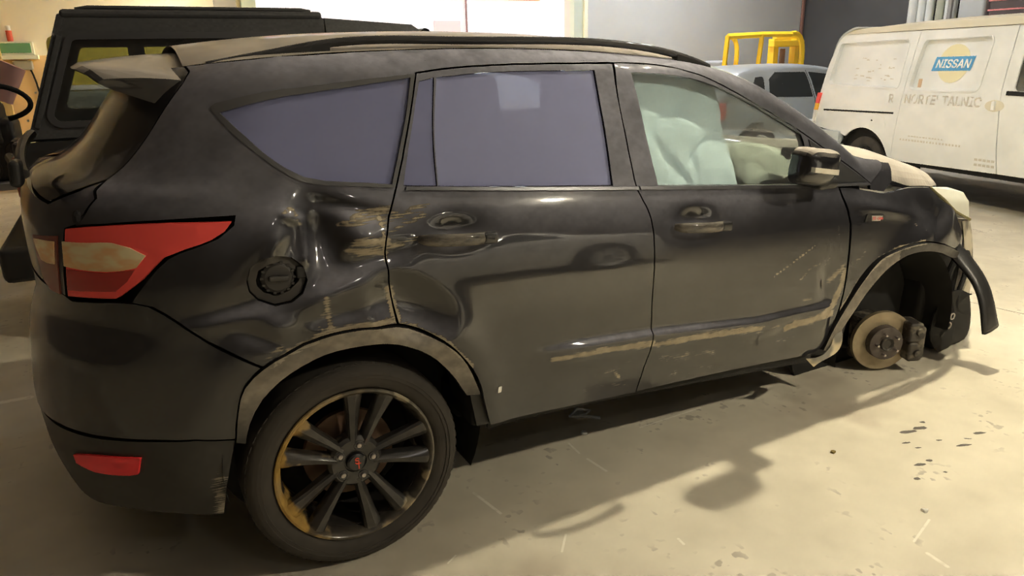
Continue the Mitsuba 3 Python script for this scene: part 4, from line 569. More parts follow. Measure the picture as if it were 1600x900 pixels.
# tread blocks on the shoulder
tb=[]
for i in range(66):
    a=i*2*math.pi/66
    b=box(.020,.030,.003,(0,.006,.3330)); rot(b,math.degrees(a),[0,1,0]); tb.append(b)
put(W+'__tread',at(cat_(*tb)),'tire_rubber',kind='stuff')
rim=lathe([(.232,.16),(.226,.05),(.228,.02),(.236,.004),(.250,-.006),(.254,-.012),(.2525,-.018),(.246,-.019),(.239,-.014),(.232,.004),(.221,.05),(.221,.16)],120)
put(W+'__rim',at(rim),'wheel_paint',smooth=35)
put(W+'__hub',at(lathe([(0,.018),(.034,.018),(.036,.014),(.075,.010),(.085,.02),(.085,.06),(0,.06)],60)),'wheel_paint',smooth=30)
def spoke(a,skew):
    n=16; r=np.linspace(.060,.238,n); V=[]
    wd=np.interp(r,[.06,.10,.17,.238],[.014,.016,.021,.030]); 
    y0=np.interp(r,[.06,.12,.20,.238],[.012,.008,-.004,-.010]); dp=np.interp(r,[.06,.12,.238],[.04,.035,.030])
    off=skew*np.interp(r,[.06,.238],[.0,.012])
    for R,w,y,d,o in zip(r,wd,y0,dp,off):
        for e,yy in ((-1,d),(-1,.008),(-.72,.0),(.10,-.004),(.72,.004),(1,.014),(1,d)):
            V.append((o+e*w*(1 if skew>0 else -1),y+yy,R))
    V=np.array(V); k=7; i,j=np.meshgrid(np.arange(n-1),np.arange(k),indexing='ij')
    q=np.stack([i*k+j,i*k+(j+1)%k,(i+1)*k+(j+1)%k,(i+1)*k+j],-1).reshape(-1,4)
    m=TM(V,np.vstack([q[:,[0,1,2]],q[:,[0,2,3]]])); m.fix_normals(); rot(m,a,[0,1,0]); return m
for p_ in range(5):
    for e in (-1,1):
        ang=90-(3+72*p_)+e*-15.5
        put(W+'__'+num('wheel_spoke').replace('wheel_',''),at(spoke(ang,e)),'wheel_paint',smooth=25)
for p_ in range(5):
    a=math.radians(3+72*p_+0); x,z=.056*math.cos(a),.056*math.sin(a)
    m=lathe([(0,-.004),(.007,-.003),(.0095,.002),(.0095,.02),(0,.02)],14); m.apply_translation((x,.008,z)); put(W+'__'+num('lug_nut'),at(m),simple('nut_steel',(.45,.42,.40),.3,metallic=.8),smooth=30)
    m=lathe([(.010,.0105),(.0155,.0085),(.0165,.0115)],18); m.apply_translation((x,.0,z)); put(W+'__'+num('nut_seat'),at(m),'gloss_black',smooth=True)
put(W+'__centre_cap',at(lathe([(0,-.001),(.024,.0),(.0295,.004),(.031,.016),(0,.016)],36)),'gloss_black',smooth=25)
tm=cat_(*[mov(m,*o) for m,o in ((meshkit.text_mesh('S',.019,.0012,True),(-.008,.000,0)),(meshkit.text_mesh('T',.019,.0012,True),(-.004,-.019,0)))])
v=tm.vertices.copy(); tm.vertices=np.stack([v[:,0],-.0015-v[:,2],v[:,1]],1); put(W+'__cap_emblem',at(tm),simple('cap_red',(.75,.09,.05),.45),'red cap emblem')
put(W+'__brake_disc',at(lathe([(.06,.085),(.145,.085),(.145,.105),(.06,.105)],48)),simple('rusty_steel',proc(lambda p,n,uv: mix((.13,.06,.03),(.20,.15,.11),fbm(p.x*20,p.y*20,p.z*20))),.6,metallic=.3),smooth=30)
# left rear and left front wheels (seen under the car)
for x,y,z,r in ((0,.80,.337,0),(2.66,.80,.337,0)):
    if x>1:   # the left front wheel is on; the body leans over it
        z=.337
    k=sub(num('wheel'))
    m=tire.copy(); m.apply_translation(-WC); m.vertices[:,1]*=-1; m.invert(); put(k+'__tire',mov(m,x,y,z),'tire_rubber',smooth=35)
    put(k+'__rim',mov(lathe([(.0,-.02),(.08,-.02),(.21,-.0),(.246,.012),(.246,-.1),(0,-.1)],48),x,y,z),'gloss_black',smooth=30)
# liners
def liner(cx,cz,r,y0,y1,a0,a1,n=40):
    a=np.radians(np.linspace(a0,a1,n)); k=6; ys=np.linspace(y0,y1,k)
    V=np.array([[cx+r*math.cos(t),y,cz+r*math.sin(t)] for t in a for y in ys])
    i,j=np.meshgrid(np.arange(n-1),np.arange(k-1),indexing='ij')
    q=np.stack([i*k+j,i*k+j+1,(i+1)*k+j+1,(i+1)*k+j],-1).reshape(-1,4)
    return TM(c2w(V),np.vstack([q[:,[0,1,2]],q[:,[0,2,3]]]))
put(sub('rear_wheel_liner'),liner(.015,.40,.405,-.885,-.60,-22,196),'matte_black',smooth=True)
put(sub('front_wheel_liner'),liner(2.66,.45,.43,-.87,-.50,-5,196),'matte_black',smooth=True)
wall=lambda cx,r: plate(shapely.Point(cx,.42).buffer(r,quad_segs=20),-.62,-.60)
for cx in (.015,2.66):
    m=wall(cx,.43); m.vertices=c2w(m.vertices); put(sub(num('wheel_well_wall')),m,'matte_black')
m=plate(Polygon([(.36,.56),(.43,.56),(.455,.40),(.40,.40)]),-.90,-.72); m.vertices=c2w(m.vertices); put(sub('mud_flap'),m,'black_plastic')
# lower dark tail of the quarter behind the wheel
# front brake: disc, hub, studs, caliper, strut
BC=np.array([2.672,-.795,.163]); ST=24
def bt(m): rot(m,ST*-1,[0,0,1]); m.apply_translation(BC); return m
B=sub('front_brake')
mat('disc_metal',pr(proc(lambda p,n,uv: mix((.24,.19,.12),(.36,.30,.20),fbm(p.x*25,p.y*25,p.z*25,3))),.42,metallic=.35))
put(B+'__disc',bt(lathe([(.078,.0),(.150,.0),(.1515,.002),(.1515,.024),(.150,.026),(.078,.026)],90)),'disc_metal','rust-tinted bare brake disc',smooth=30)
put(B+'__hat',bt(lathe([(0,-.040),(.076,-.040),(.084,-.036),(.086,.0),(.086,.02),(0,.02)],60)),simple('hat_rust',(.075,.060,.052),.6),smooth=30)
put(B+'__hub_bore',bt(lathe([(0,-.043),(.020,-.043),(.026,-.050),(.031,-.052),(.034,-.048),(.034,-.03),(0,-.03)],40)),'caliper_dirty',smooth=30)
for k in range(5):
    a=math.radians(38+72*k); m=lathe([(0,-.066),(.0055,-.065),(.0065,-.062),(.0065,-.03),(0,-.03)],12); mov(m,.054*math.cos(a),0,.054*math.sin(a)); put(B+'__'+num('wheel_stud'),bt(m),'nut_steel',smooth=30)
cal=[]
for dx,dz,sx,sz in ((.135,.055,.075,.10),(.142,-.045,.075,.10),(.165,.0,.045,.17)):
    m=rbox(sx,.12,sz,.016,(dx,.0,dz)); cal.append(m)
for dz in (.06,-.05): cal.append(mov(lathe([(0,-.072),(.016,-.07),(.020,-.06),(.020,.02),(0,.02)],18),.148,0,dz))
put(B+'__caliper',bt(cat_(*cal)),simple('caliper_dirty',proc(lambda p,n,uv: mix((.035,.030,.026),(.12,.105,.08),smoothstep(.45,.7,fbm(p.x*30,p.y*30,p.z*30,3)))),.6),smooth=40)
strut=cat_(tube([(2.66,-.66,.16),(2.66,-.60,.42),(2.64,-.56,.72)],.028,12),tube([(2.66,-.40,.12),(2.67,-.72,.10)],.03,10),tube([(2.4,-.45,.14),(2.66,-.70,.10)],.022,8))
put(B+'__strut',strut,'matte_black',smooth=True)
knu=rbox(.14,.10,.24,.03,(2.66,-.70,.17)); put(B+'__knuckle',knu,'caliper_dirty')
# headlight and remains of the bumper
def cw(m): m.vertices=c2w(m.vertices); return m
hv=[(2.802,-.80,1.143),(3.118,-.70,1.124),(3.269,-.70,1.095),(3.303,-.72,1.048),(3.301,-.74,.962),(3.077,-.785,1.018),(2.924,-.802,1.085)]
hb=[(x-.05,y+.16,z-.02) for x,y,z in hv]+[(3.36,-.60,1.06),(3.36,-.60,.97)]
h=hull(hv+hb).subdivide().subdivide()
mat('lamp_clear',pr((.60,.60,.53),.12,specular=.6,clearcoat=.6))
put(sub('headlight'),cw(h),'lamp_clear','clear headlight pushed out of its place',smooth=30)
m=tube([(2.80,-.806,1.140),(2.924,-.808,1.082),(3.077,-.79,1.014),(3.30,-.745,.958)],.007,8); put(sub('headlight__seal'),cw(m),simple('olive_seal',(.16,.14,.06),.6),smooth=True)
def sheet(grid,th=.008):
    G=np.asarray(grid,float); n,k=G.shape[:2]; i,j=np.meshgrid(np.arange(n-1),np.arange(k-1),indexing='ij')
    q=np.stack([i*k+j,i*k+j+1,(i+1)*k+j+1,(i+1)*k+j],-1).reshape(-1,4); F=np.vstack([q[:,[0,1,2]],q[:,[0,2,3]]])
    V=G.reshape(-1,3); m=TM(V,F); N=m.vertex_normals; L=len(V)
    r=np.r_[np.arange(k),np.arange(1,n)*k+k-1,(n-1)*k+np.arange(k-1)[::-1],np.arange(1,n-1)[::-1]*k]; s_=np.roll(r,-1)
    m=TM(np.vstack([V,V-N*th]),np.vstack([F,F[:,::-1]+L,np.stack([r,r+L,s_+L],1),np.stack([r,s_+L,s_],1)])); m.fix_normals(); return m
def loft(rows,n=24):
    R=[spl(r,n) for r in rows]; R=np.array(R); t=np.linspace(0,1,len(R)); tt=np.linspace(0,1,len(R)*5)
    return np.stack([[np.interp(tt,t,R[:,i,c]) for c in range(3)] for i in range(n)],0).transpose(2,0,1)
bl=loft([[(3.205,-.765,.955),(3.27,-.765,.83),(3.31,-.765,.70),(3.33,-.77,.56),(3.36,-.77,.46)],[(3.35,-.72,.955),(3.44,-.71,.83),(3.49,-.71,.70),(3.50,-.72,.56),(3.47,-.74,.44)],[(3.42,-.60,.94),(3.54,-.56,.83),(3.59,-.55,.70),(3.59,-.56,.56),(3.55,-.60,.46)],[(3.46,.0,.94),(3.62,.0,.83),(3.66,.0,.70),(3.66,.0,.56),(3.62,.0,.46)]])
put(sub('front_bumper'),cw(sheet(bl)),mat('worn_bumper',pr(proc(lambda p,n,uv: mix((.16,.145,.12),(.50,.45,.35),smoothstep(.35,.6,fbm(p.x*9,p.y*9,p.z*9,3)))),.6)),'torn pale front bumper corner',smooth=True)
# dark inner front structure seen through the torn corner
st=[]
for c,s3,r in (((3.20,-.62,.62),(.30,.22,.55),.03),((3.30,-.70,.40),(.26,.16,.30),.04),((3.42,-.62,.36),(.18,.2,.18),.03),((3.14,-.70,.86),(.16,.12,.12),.02)): st.append(rbox(*s3,r,c))
st.append(tube(spl([(3.10,-.80,.90),(3.16,-.80,.80),(3.13,-.79,.66),(3.20,-.80,.52),(3.14,-.80,.36)],30),.016,8))
st.append(tube(spl([(3.24,-.80,.80),(3.29,-.79,.70),(3.24,-.80,.58),(3.33,-.79,.46)],30),.012,8))
put(sub('front_subframe'),cw(cat_(*st)),'matte_black','dark broken structure behind the missing bumper',smooth=40)
sh=[(3.30,-.80,.30),(3.42,-.80,.34),(3.40,-.79,.50),(3.30,-.82,.58),(3.12,-.80,.56),(3.06,-.80,.40),(3.14,-.82,.27)]
m=sheet(loft([[(x,y,z) for x,y,z in sh[:4]],[(x*.5+y2[0]*.5,y-.02,z*.5+y2[2]*.5) for (x,y,z),y2 in zip(sh[:4],sh[6:2:-1])],sh[6:2:-1]],12),.006)
put(sub('torn_liner'),cw(m),'matte_black')
for c in ((3.17,-.835,.47),(3.165,-.83,.42)):
    tr=trimesh.creation.torus(.016,.004,major_sections=16,minor_sections=6); rot(tr,90,[1,0,0]); mov(tr,*c); put(sub(num('hose_clamp')),cw(tr),'nut_steel',smooth=True)
# bent end of the sill
fl=loft([[(2.150,-.905,.60),(2.158,-.925,.55),(2.150,-.945,.50),(2.150,-.935,.455),(2.09,-.935,.425),(2.010,-.93,.392)],[(2.098,-.900,.60),(2.105,-.915,.55),(2.105,-.93,.50),(2.085,-.93,.46),(2.03,-.935,.438),(1.965,-.92,.432)]],20)
put(sub('bent_sill_end'),cw(sheet(fl,.004)),mat('bare_bent',pr(proc(lambda p,n,uv: mix((.20,.19,.16),(.58,.50,.34),smoothstep(.35,.6,fbm(p.x*14,p.y*14,p.z*14,3)))),.5)),'bent scraped sill end beside the wheel opening',smooth=40)
# underside
put(sub('underbody'),cat_(cbox(1.65,1.50,.10,(1.22,0,.40),.03),cbox(.7,.9,.16,(-.30,0,.48),.05),cbox(1.0,.8,.2,(2.6,0,.45),.05)),'matte_black')
put(sub('rear_axle'),cat_(tube([(.02,-.74,.33),(.02,.74,.33)],.045,10)),'matte_black',smooth=True)
# rear wiper
wp=cw(cat_(tube(spl([(-.800,-.55,1.20),(-.815,-.42,1.235),(-.80,-.2,1.28)],12),.014,8),rbox(.03,.07,.07,.012,(-.815,-.565,1.205))))
put(sub('rear_wiper'),wp,'black_plastic',smooth=40)

# ---------------- the setting ----------------
def c_floor(p,n,uv):
    a=fbm(p.x*1.1,p.y*1.1,0.3,4); b=fbm(p.x*6,p.y*6,1.7,3); c=fbm(p.x*40,p.y*40,2.2,2)
    col=mix((.52,.475,.38),(.68,.63,.515),smoothstep(.3,.7,a*.6+b*.4))
    col=mix(col,(.36,.30,.235),smoothstep(.60,.80,fbm(p.x*2.3+7,p.y*2.3,4.4,4))*.55)
    col=mix(col,(.30,.26,.21),smoothstep(.66,.74,c)*smoothstep(.5,.7,b)*.6)
    for x0,y0,x1,y1,w in FLOORSEG:
        L2=(x1-x0)**2+(y1-y0)**2; t=dr.clip(((p.x-x0)*(x1-x0)+(p.y-y0)*(y1-y0))/L2,0,1)
        dd_=dr.sqrt(dr.square(p.x-x0-t*(x1-x0))+dr.square(p.y-y0-t*(y1-y0)))
        col=mix(col,(.82,.78,.68),smoothstep(w*1.3,w*.6,dd_)*smoothstep(.25,.5,c+.1)*.75)
    # hairline joint
    d=dr.abs(p.x-(4.13-.15*(p.y+.57))+.01*(noise(p.y*6)-.5))
    col=mix(col,(.16,.13,.10),smoothstep(.008,.003,d)*.8)
    return col
mat('concrete',pr(proc(c_floor),proc(lambda p,n,uv: .34+.3*fbm(p.x*5,p.y*5,9.1,3)),specular=.35))
fl=box(34,30,.1,(6,0,-.05)); put('floor',fl,'concrete','smooth beige concrete floor',kind='structure')
simple('wall_grey',proc(lambda p,n,uv: mix((.50,.51,.51),(.56,.57,.57),fbm(p.x*.8,p.y*.8,p.z*.8,3))),.7)
simple('wall_dark',proc(lambda p,n,uv: mix((.070,.074,.082),(.105,.108,.115),fbm(p.x*1.2,p.y*1.2,p.z*1.2,3))),.6)
simple('wall_cream',(.86,.80,.66),.7); simple('wall_orange',(.74,.52,.28),.7); simple('ceiling_grey',(.70,.70,.78),.8); simple('wall_brown',(.16,.14,.12),.8); simple('frame_green',(.50,.58,.54),.5); simple('frame_cream',(.80,.80,.66),.5); simple('frame_grey',(.36,.35,.34),.6)
YB=9.0
def wallbox(n,x0,x1,z0,z1,m,y=YB,th=.25,l=None): put(n,box(x1-x0,th,z1-z0,((x0+x1)/2,y+th/2,(z0+z1)/2)),m,l,kind='structure')
# shell of the workshop
wallbox('wall_back',-6,.72,1.74,6,'wall_cream'); wallbox('wall_back_low',-6,.72,0,1.74,'wall_orange')
tag('wall_back_low',kind='structure')
wallbox('wall_pier',.72,1.62,0,6,'wall_cream',y=9.06)
wallbox('wall_right_back',7.20,13.3,0,6,'wall_grey'); wallbox('wall_lintel',1.62,7.20,3.6,6,'wall_grey')
put('wall_right',box(.25,18,6,(13.425,0,3)),'wall_dark',kind='structure')
put('wall_left',box(.25,18,6,(-6.125,0,3)),'wall_brown',kind='structure')
put('wall_front',box(19.6,.25,6,(3.65,-9.125,3)),'wall_brown',kind='structure')
put('ceiling',box(19.6,18.4,.15,(3.65,0,6.075)),'ceiling_grey',kind='structure')
put('trim_1',box(.30,.12,3.6,(1.20,8.99,1.8)),'frame_grey',kind='structure'); put('trim_2',box(.20,.12,3.6,(1.52,8.98,1.8)),'frame_green',kind='structure')
put('trim_3',box(.20,.14,3.6,(7.28,8.96,1.8)),'frame_green',kind='structure'); put('trim_4',box(.075,.17,4.2,(7.415,8.93,2.1)),'frame_cream',kind='structure')
put('trim_5',box(.05,.05,6,(13.2,8.95,3)),simple('pipe_red',(.30,.16,.13),.6),kind='structure')
for i,y in enumerate((-7,-3.5,0,3.5,7)): put('trim_%d'%(6+i),box(19,.16,.35,(3.65,y,5.82)),'frame_grey',kind='structure')
# outside
put('ground_outside',box(60,22,.1,(6,20.3,-.06)),simple('asphalt',(.34,.33,.32),.9),kind='structure')
def facade():
    k='outside_building'; tag(k,'sunlit white building with a red banner beyond the open doorway','building')
    put(k+'__wall',box(40,.4,7,(8,20.4,3.5)),simple('facade_white',(.86,.85,.82),.8))
    for x0,x1 in ((3.4,6.6),(7.2,10.35),(10.5,13.1),(-1,3)):
        put(k+'__'+num('banner'),box(x1-x0,.08,1.1,((x0+x1)/2,20.15,4.08)),simple('banner_red',proc(lambda p,n,uv: mix((.75,.18,.12),(.85,.55,.20),smoothstep(.35,.65,noise(p.x*3.2,p.z*.6)))),.6))
    put(k+'__door',box(.9,.1,1.3,(9.6,20.16,2.2)),simple('facade_pink',(.75,.60,.56),.6))
    put(k+'__pipe',tube([(10.28,20.1,2.4),(10.28,20.1,4.0)],.03,8),'pipe_red')
facade()
# ---------------- lamps ----------------
LAMPS_AT=['over the roof of the black SUV','over the grey saloon opposite the black SUV','near the front wall behind the grey saloon','over the forklift, added unseen to brighten the grey back wall','by the cream pier, added unseen to brighten the cream wall','between the silver hatchback and the black SUV, added unseen to brighten the white van']
for (c,r,L),at_ in zip(LAMPS,LAMPS_AT):
    k=num('high_bay_lamp')  # also names the three lamps added to brighten walls and van
    tag(k,'round high-bay lamp hanging '+at_,'lamp','high-bay lamps under the ceiling')
    put(k+'__housing',mov(lathe([(r*1.02,0),(r*1.06,.0),(r*1.06,.05),(r*.6,.09),(r*.4,.20),(0,.20)],28,'z'),*c),'frame_grey',smooth=30)
    put(k+'__cord',tube([(c[0],c[1],c[2]+.19),(c[0],c[1],6.0)],.008,6),'matte_black')
    d=trimesh.creation.cylinder(r,.012,sections=28); mov(d,c[0],c[1],c[2]+.004)
    put(k+'__diffuser',d,'frame_cream',emitter={'type':'area','radiance':rgb(*L)})
# ---------------- generic panel fill for boxes ----------------
def lathe_wheel(k,c,r,w,facing,spokes=0,rimmat='rim_silver',place=None):
    # facing: +1 outer face towards +y, -1 towards -y (local)
    t=lathe([(r*.62,w),(r*.70,w*1.0),(r*.93,w*.98),(r,w*.82),(r,w*.18),(r*.95,.0),(r*.80,-.012),(r*.66,-.004),(r*.63,.02)],48)
    out=[('tire',t,'tire_rubber')]
    rm=lathe([(r*.60,.10),(r*.58,.03),(r*.63,.0),(r*.655,-.006),(r*.66,.012),(r*.64,.10)],48); out.append(('rim',rm,rimmat))
    out.append(('hub_face',lathe([(0,.012),(r*.14,.012),(r*.17,.03),(r*.60,.075),(r*.60,.09),(0,.09)],40),rimmat if spokes==0 else 'matte_black'))
    for s in range(spokes):
        b=rbox(.030,.03,r*.46,.01,(0,.03,r*.37)); rot(b,360*s/spokes,[0,1,0]); out.append(('spoke',b,rimmat))
    for nm,m,bs_ in out:
        if facing>0: m.vertices[:,1]*=-1; m.invert()
        mov(m,*c); kk=k+'__'+nm
        if place: place(m)
        i=1; k0=kk
        while kk in scene: kk='%s_%03d'%(k0,i); i+=1
        put(kk,m,bs_,smooth=35)
simple('rim_silver',(.80,.80,.80),.4)
def xf(m,o,ang):  # local -> world: rotate about z, move
    rot(m,ang,[0,0,1]); mov(m,*o); return m
class Place:
    """local frame: x forward, y left, z up"""
    def __init__(s,o,ang): s.o=o; s.a=math.radians(ang)
    def __call__(s,m):
        v=m.vertices; c,t=math.cos(s.a),math.sin(s.a)
        m.vertices=np.stack([s.o[0]+c*v[:,0]-t*v[:,1],s.o[1]+t*v[:,0]+c*v[:,1],s.o[2]+v[:,2]],1); return m
def body_loft(st,nseg=10,base=.2):
    """stations (x, half width, z belt, z top, half width at top): closed lofted car body"""
    V=[]
    for x,w,zb,zt,wt in st:
        sec=[(0,base),(w*.86,base),(w*.96,base+.05),(w*.985,base+.22),(w,(base+zb)/2+.05),(w*.985,zb-.10),(w*.96,zb)]
        if zt>zb+.06: sec+=[(w*.96-(w*.96-wt)*.55,zb+(zt-zb)*.55),(wt,zt-.055),(wt-.03,zt-.02),(wt-.09,zt),(wt*.5,zt+.018),(0,zt+.022)]
        else: sec+=[(w*.92,zb+.02),(w*.86,zb+.035),(w*.80,zb+.045),(w*.70,zb+.05),(w*.4,zb+.06),(0,zb+.065)]
        R=[(y,z) for y,z in sec]+[(-y,z) for y,z in sec[::-1]][1:-1]
        V.append([(x,-y,z) for y,z in R])
    V=np.array(V); n,k=V.shape[:2]
    # refine along x
    t=np.arange(n); tt=np.linspace(0,n-1,(n-1)*4+1); V=PchipInterpolator(t,V.reshape(n,-1))(tt).reshape(len(tt),k,3); n=len(tt)
    i,j=np.meshgrid(np.arange(n-1),np.arange(k),indexing='ij')
    q=np.stack([i*k+j,i*k+(j+1)%k,(i+1)*k+(j+1)%k,(i+1)*k+j],-1).reshape(-1,4); F=[q[:,[0,1,2]],q[:,[0,2,3]]]
    c0,c1=n*k,n*k+1; kk=np.arange(k); F+= [np.stack([kk,(kk+1)%k,kk*0+c0],1)[:,::-1],np.stack([(n-1)*k+kk,(n-1)*k+(kk+1)%k,kk*0+c1],1)[:,::-1]]
    m=TM(np.vstack([V.reshape(-1,3),V[0].mean(0),V[-1].mean(0)]),np.vstack(F)); m.fix_normals(); return m,V
def side_fn(V,sy):
    """(x,z,off) on the lofted body's side sy: nearest surface by interpolation of each station's outline"""
    half=V.shape[1]//2
    def fn(x,z,o):
        x=np.asarray(x,float); z=np.asarray(z,float); out=np.zeros_like(x)
        xs=V[:,0,0]
        for a in range(len(x)):
            i=np.clip(np.searchsorted(xs,x[a])-1,0,len(xs)-2); t=(x[a]-xs[i])/(xs[i+1]-xs[i])
            s=V[i,1:half-1]*(1-t)+V[i+1,1:half-1]*t
            out[a]=np.interp(z[a],s[:,2],-s[:,1])
        return np.stack([x,sy*(out+o),z],-1)
    return fn
def gen_car(k,place,st,glass_polys,paint,wheels,glassmat='car_glass',lines=(),spokes=10,sides=(-1,1),base=.2,rim='rim_silver',wr=.31):
    m,V=body_loft(st,base=base); put(k+'__body',place(m),paint,smooth=28)
    for sy in sides:
        f=side_fn(V,sy)
        for nm,pl in glass_polys:
            kk=num(k+'__'+nm); put(kk,place(panel(rpoly(pl,.02),f and (lambda s,z,o,f=f: f(s,z,o+.006)),.05,.012,None,world=None,grow=0)[0]),glassmat,smooth=True)
        for pl in lines:
            put(num(k+'__'+'panel_gap'),place(panel(LineString(pl).buffer(.004),(lambda s,z,o,f=f: f(s,z,o+.003)),.05,.01,None,world=None,grow=0)[0]),'matte_black')
        for wx in wheels:
            w=np.interp(wx,[s[0] for s in st],[s[1] for s in st])
            put(num(k+'__wheel_arch'),place(plate(shapely.Point(wx,wr).buffer(wr+.06,quad_segs=12).difference(shapely.box(-9,-1,9,.05)),sy*(w+.003),sy*(w-.30))),'matte_black')
            lathe_wheel(num(k+'__wheel'),(wx,sy*(w+.070),wr),wr,.2,sy,spokes,rim,place)

simple('car_glass',(.035,.04,.042),.05,specular=.8)
simple('silver_paint',(.50,.545,.58),.22,metallic=.35,clearcoat=1.0)
k='silver_hatchback'; tag(k,'silver hatchback parked behind the black SUV, beside the forklift','car')
gen_car(k,Place((7.02,5.16,0),0),[(-.62,.70,.62,.66,.5),(-.55,.78,.93,.97,.6),(-.35,.83,.95,1.12,.66),(.05,.85,.96,1.33,.62),(.5,.86,.95,1.385,.60),(1.2,.86,.94,1.395,.60),(1.9,.86,.92,1.33,.60),(2.35,.85,.91,1.12,.66),(2.65,.84,.90,.94,.7),(3.2,.80,.82,.84,.7),(3.45,.68,.70,.72,.6)],
  [('rear_window',[(.36,.99),(1.20,.965),(1.20,1.30),(.62,1.31),(.45,1.22)]),('quarter_window',[(.02,1.06),(.28,1.01),(.36,1.26),(.22,1.25)]),('front_window',[(1.27,.96),(2.22,.94),(1.85,1.24),(1.27,1.30)])],
  'silver_paint',[.12,2.62],lines=([(1.23,.3),(1.23,1.32)],[(.30,.98),(.33,.62),(.5,.35)],[(2.2,.93),(2.2,.35)]))
pl=Place((7.02,5.16,0),0)
rw=hull([(-.42,-.62,1.02),(-.42,.62,1.02),(.02,-.55,1.31),(.02,.55,1.31),(-.40,-.62,1.00),(-.40,.62,1.0),(.05,-.55,1.28),(.05,.55,1.28)])
put(k+'__rear_windscreen',pl(rw),simple('blue_glass',(.20,.24,.42),.08,specular=.7))
put(k+'__tail_light',pl(rbox(.10,.05,.22,.02,(-.48,-.80,.84))),'red_lens')
# yellow van behind the off-roader
simple('yellow_paint',(.80,.66,.10),.3,clearcoat=.6)
k='yellow_van'; tag(k,'yellow van seen through the window of the black off-roader','van')
gen_car(k,Place((-.30,5.5,0),0),[(-.6,.78,1.0,1.78,.66),(-.4,.82,1.02,1.86,.72),(1.2,.83,1.02,1.88,.72),(2.0,.83,1.02,1.86,.72),(2.35,.82,1.02,1.70,.68),(2.75,.81,1.02,1.30,.64),(2.95,.80,1.0,1.04,.7),(3.3,.76,.92,.95,.7),(3.5,.66,.7,.72,.6)],
  [('window',[(1.55,1.14),(2.55,1.10),(2.2,1.60),(1.55,1.66)])],'yellow_paint',[.35,2.75],sides=(-1,),wr=.30)
put(k+'__lower_panel',Place((-.30,5.5,0),0)(panel(rpoly([(-.55,1.06),(.05,1.06),(.02,1.36),(-.52,1.36)],.03),lambda s,z,o: np.stack([s,-.86-o+.14*np.clip(z-1.02,0,1)+0*s,z],-1),.2,.02,None,world=None,grow=0)[0]),simple('grey_green',(.30,.34,.31),.4))
put(k+'__white_strip',Place((-.30,5.5,0),0)(panel(shapely.box(-.55,1.37,.10,1.41),lambda s,z,o: np.stack([s,-.84-o+.14*np.clip(z-1.02,0,1)+0*s,z],-1),.2,.02,None,world=None,grow=0)[0]),'logo_white')
# ---------------- black off-roader with a hard top ----------------
J='off_roader'; tag(J,'black boxy off-roader with hard top parked behind the black SUV on its far side','car')
simple('hardtop_black',proc(lambda p,n,uv: mix((.030,.031,.034),(.050,.051,.054),fbm(p.x*60,p.y*60,p.z*60,2))),.62)
JY=1.78
def jplate(poly,y0,y1): return plate(poly,y0,y1)
side=Polygon([(-.91,1.18),(-.665,1.795),(-.64,1.815),(.70,1.815),(.725,1.79),(.725,1.70),(.70,1.62),(.70,1.18)]).buffer(-.004).buffer(.004)
win=rpoly([(-.80,1.255),(-.625,1.695),(.60,1.70),(.60,1.255)],.045)
for sy,y in ((-1,JY),(1,JY+1.50)):
    y0,y1=(y,y+.045)
    put(J+'__'+num('hardtop_side'),jplate(side.difference(win),y0,y1),'hardtop_black')
    rim_=win.buffer(.022).difference(win.buffer(-.012)); put(J+'__'+num('window_seal'),jplate(rim_,y-.012 if sy<0 else y1,y+.004 if sy<0 else y1+.012),'rubber_trim')
    put(J+'__'+num('side_window'),panel(win,lambda s,z,o,y=y: np.stack([s,y+.02-o+0*s,z],-1),.2,0,None,world=None,grow=.002)[0],'clear_glass')
    # raised pillar rib and screws
    put(J+'__'+num('pillar_rib'),rot(rbox(.03,.018,.50,.006,(0,y-.004 if sy<0 else y1,1.46)),0,[0,0,1]).apply_transform(trimesh.transformations.rotation_matrix(math.radians(21.5),[0,1,0],(0,y,1.46))).apply_translation((-.765,0,.01)) ,'hardtop_black')
    for c in ((-.70,1.71),(-.83,1.42),(-.89,1.28)):
        put(J+'__'+num('hardtop_screw'),rot(trimesh.creation.cylinder(.006,.006,sections=10),90,[1,0,0]).apply_translation((c[0],y-.001 if sy<0 else y1,c[1])),'nut_steel')
    tubp=Polygon([(-.95,1.165),(2.6,1.165),(2.6,.55),(2.4,.50),(-.30,.48),(-.98,.55)]).difference(shapely.Point(-.25,.42).buffer(.50,quad_segs=20))
    put(J+'__'+num('body_side'),jplate(tubp,y+.0 if sy<0 else y-.02,y+.06),'gloss_black')
    lathe_wheel(J+'__'+num('wheel'),(-.25,y-.02 if sy<0 else y1+.02,.40),.40,.24,sy,0,'rim_silver'); lathe_wheel(J+'__'+num('wheel'),(2.60,y-.02 if sy<0 else y1+.02,.40),.40,.24,sy,0,'rim_silver')
roofp=np.array([[-.665,1.795],[-.64,1.83],[.70,1.83],[.725,1.79]])
put(J+'__hardtop_roof',rbox(1.37,1.56,.045,.02,(.03,JY+.77,1.812)),'hardtop_black',smooth=30)
put(J+'__front_roof_panel',hull([(.735,JY+.0,1.70),(.735,JY+1.54,1.70),(.735,JY+.02,1.80),(.735,JY+1.52,1.80),(1.30,JY+.0,1.70),(1.30,JY+1.54,1.70),(1.30,JY+.03,1.765),(1.30,JY+1.51,1.765),(1.40,JY+.02,1.70),(1.40,JY+1.52,1.70)]),'hardtop_black')
for y in (JY+.05,JY+1.5): put(J+'__'+num('roof_strip'),tube([(-.58,y,1.835),(-.52,y,1.846),(.60,y,1.846),(.66,y,1.836)],.011,8),'hardtop_black',smooth=True)
rg=plate(Polygon([(0,0),(1.5,0),(1.5,.62),(0,.62)]).difference(rpoly([(.12,.08),(1.38,.08),(1.38,.52),(.12,.52)],.04)),0,.04)
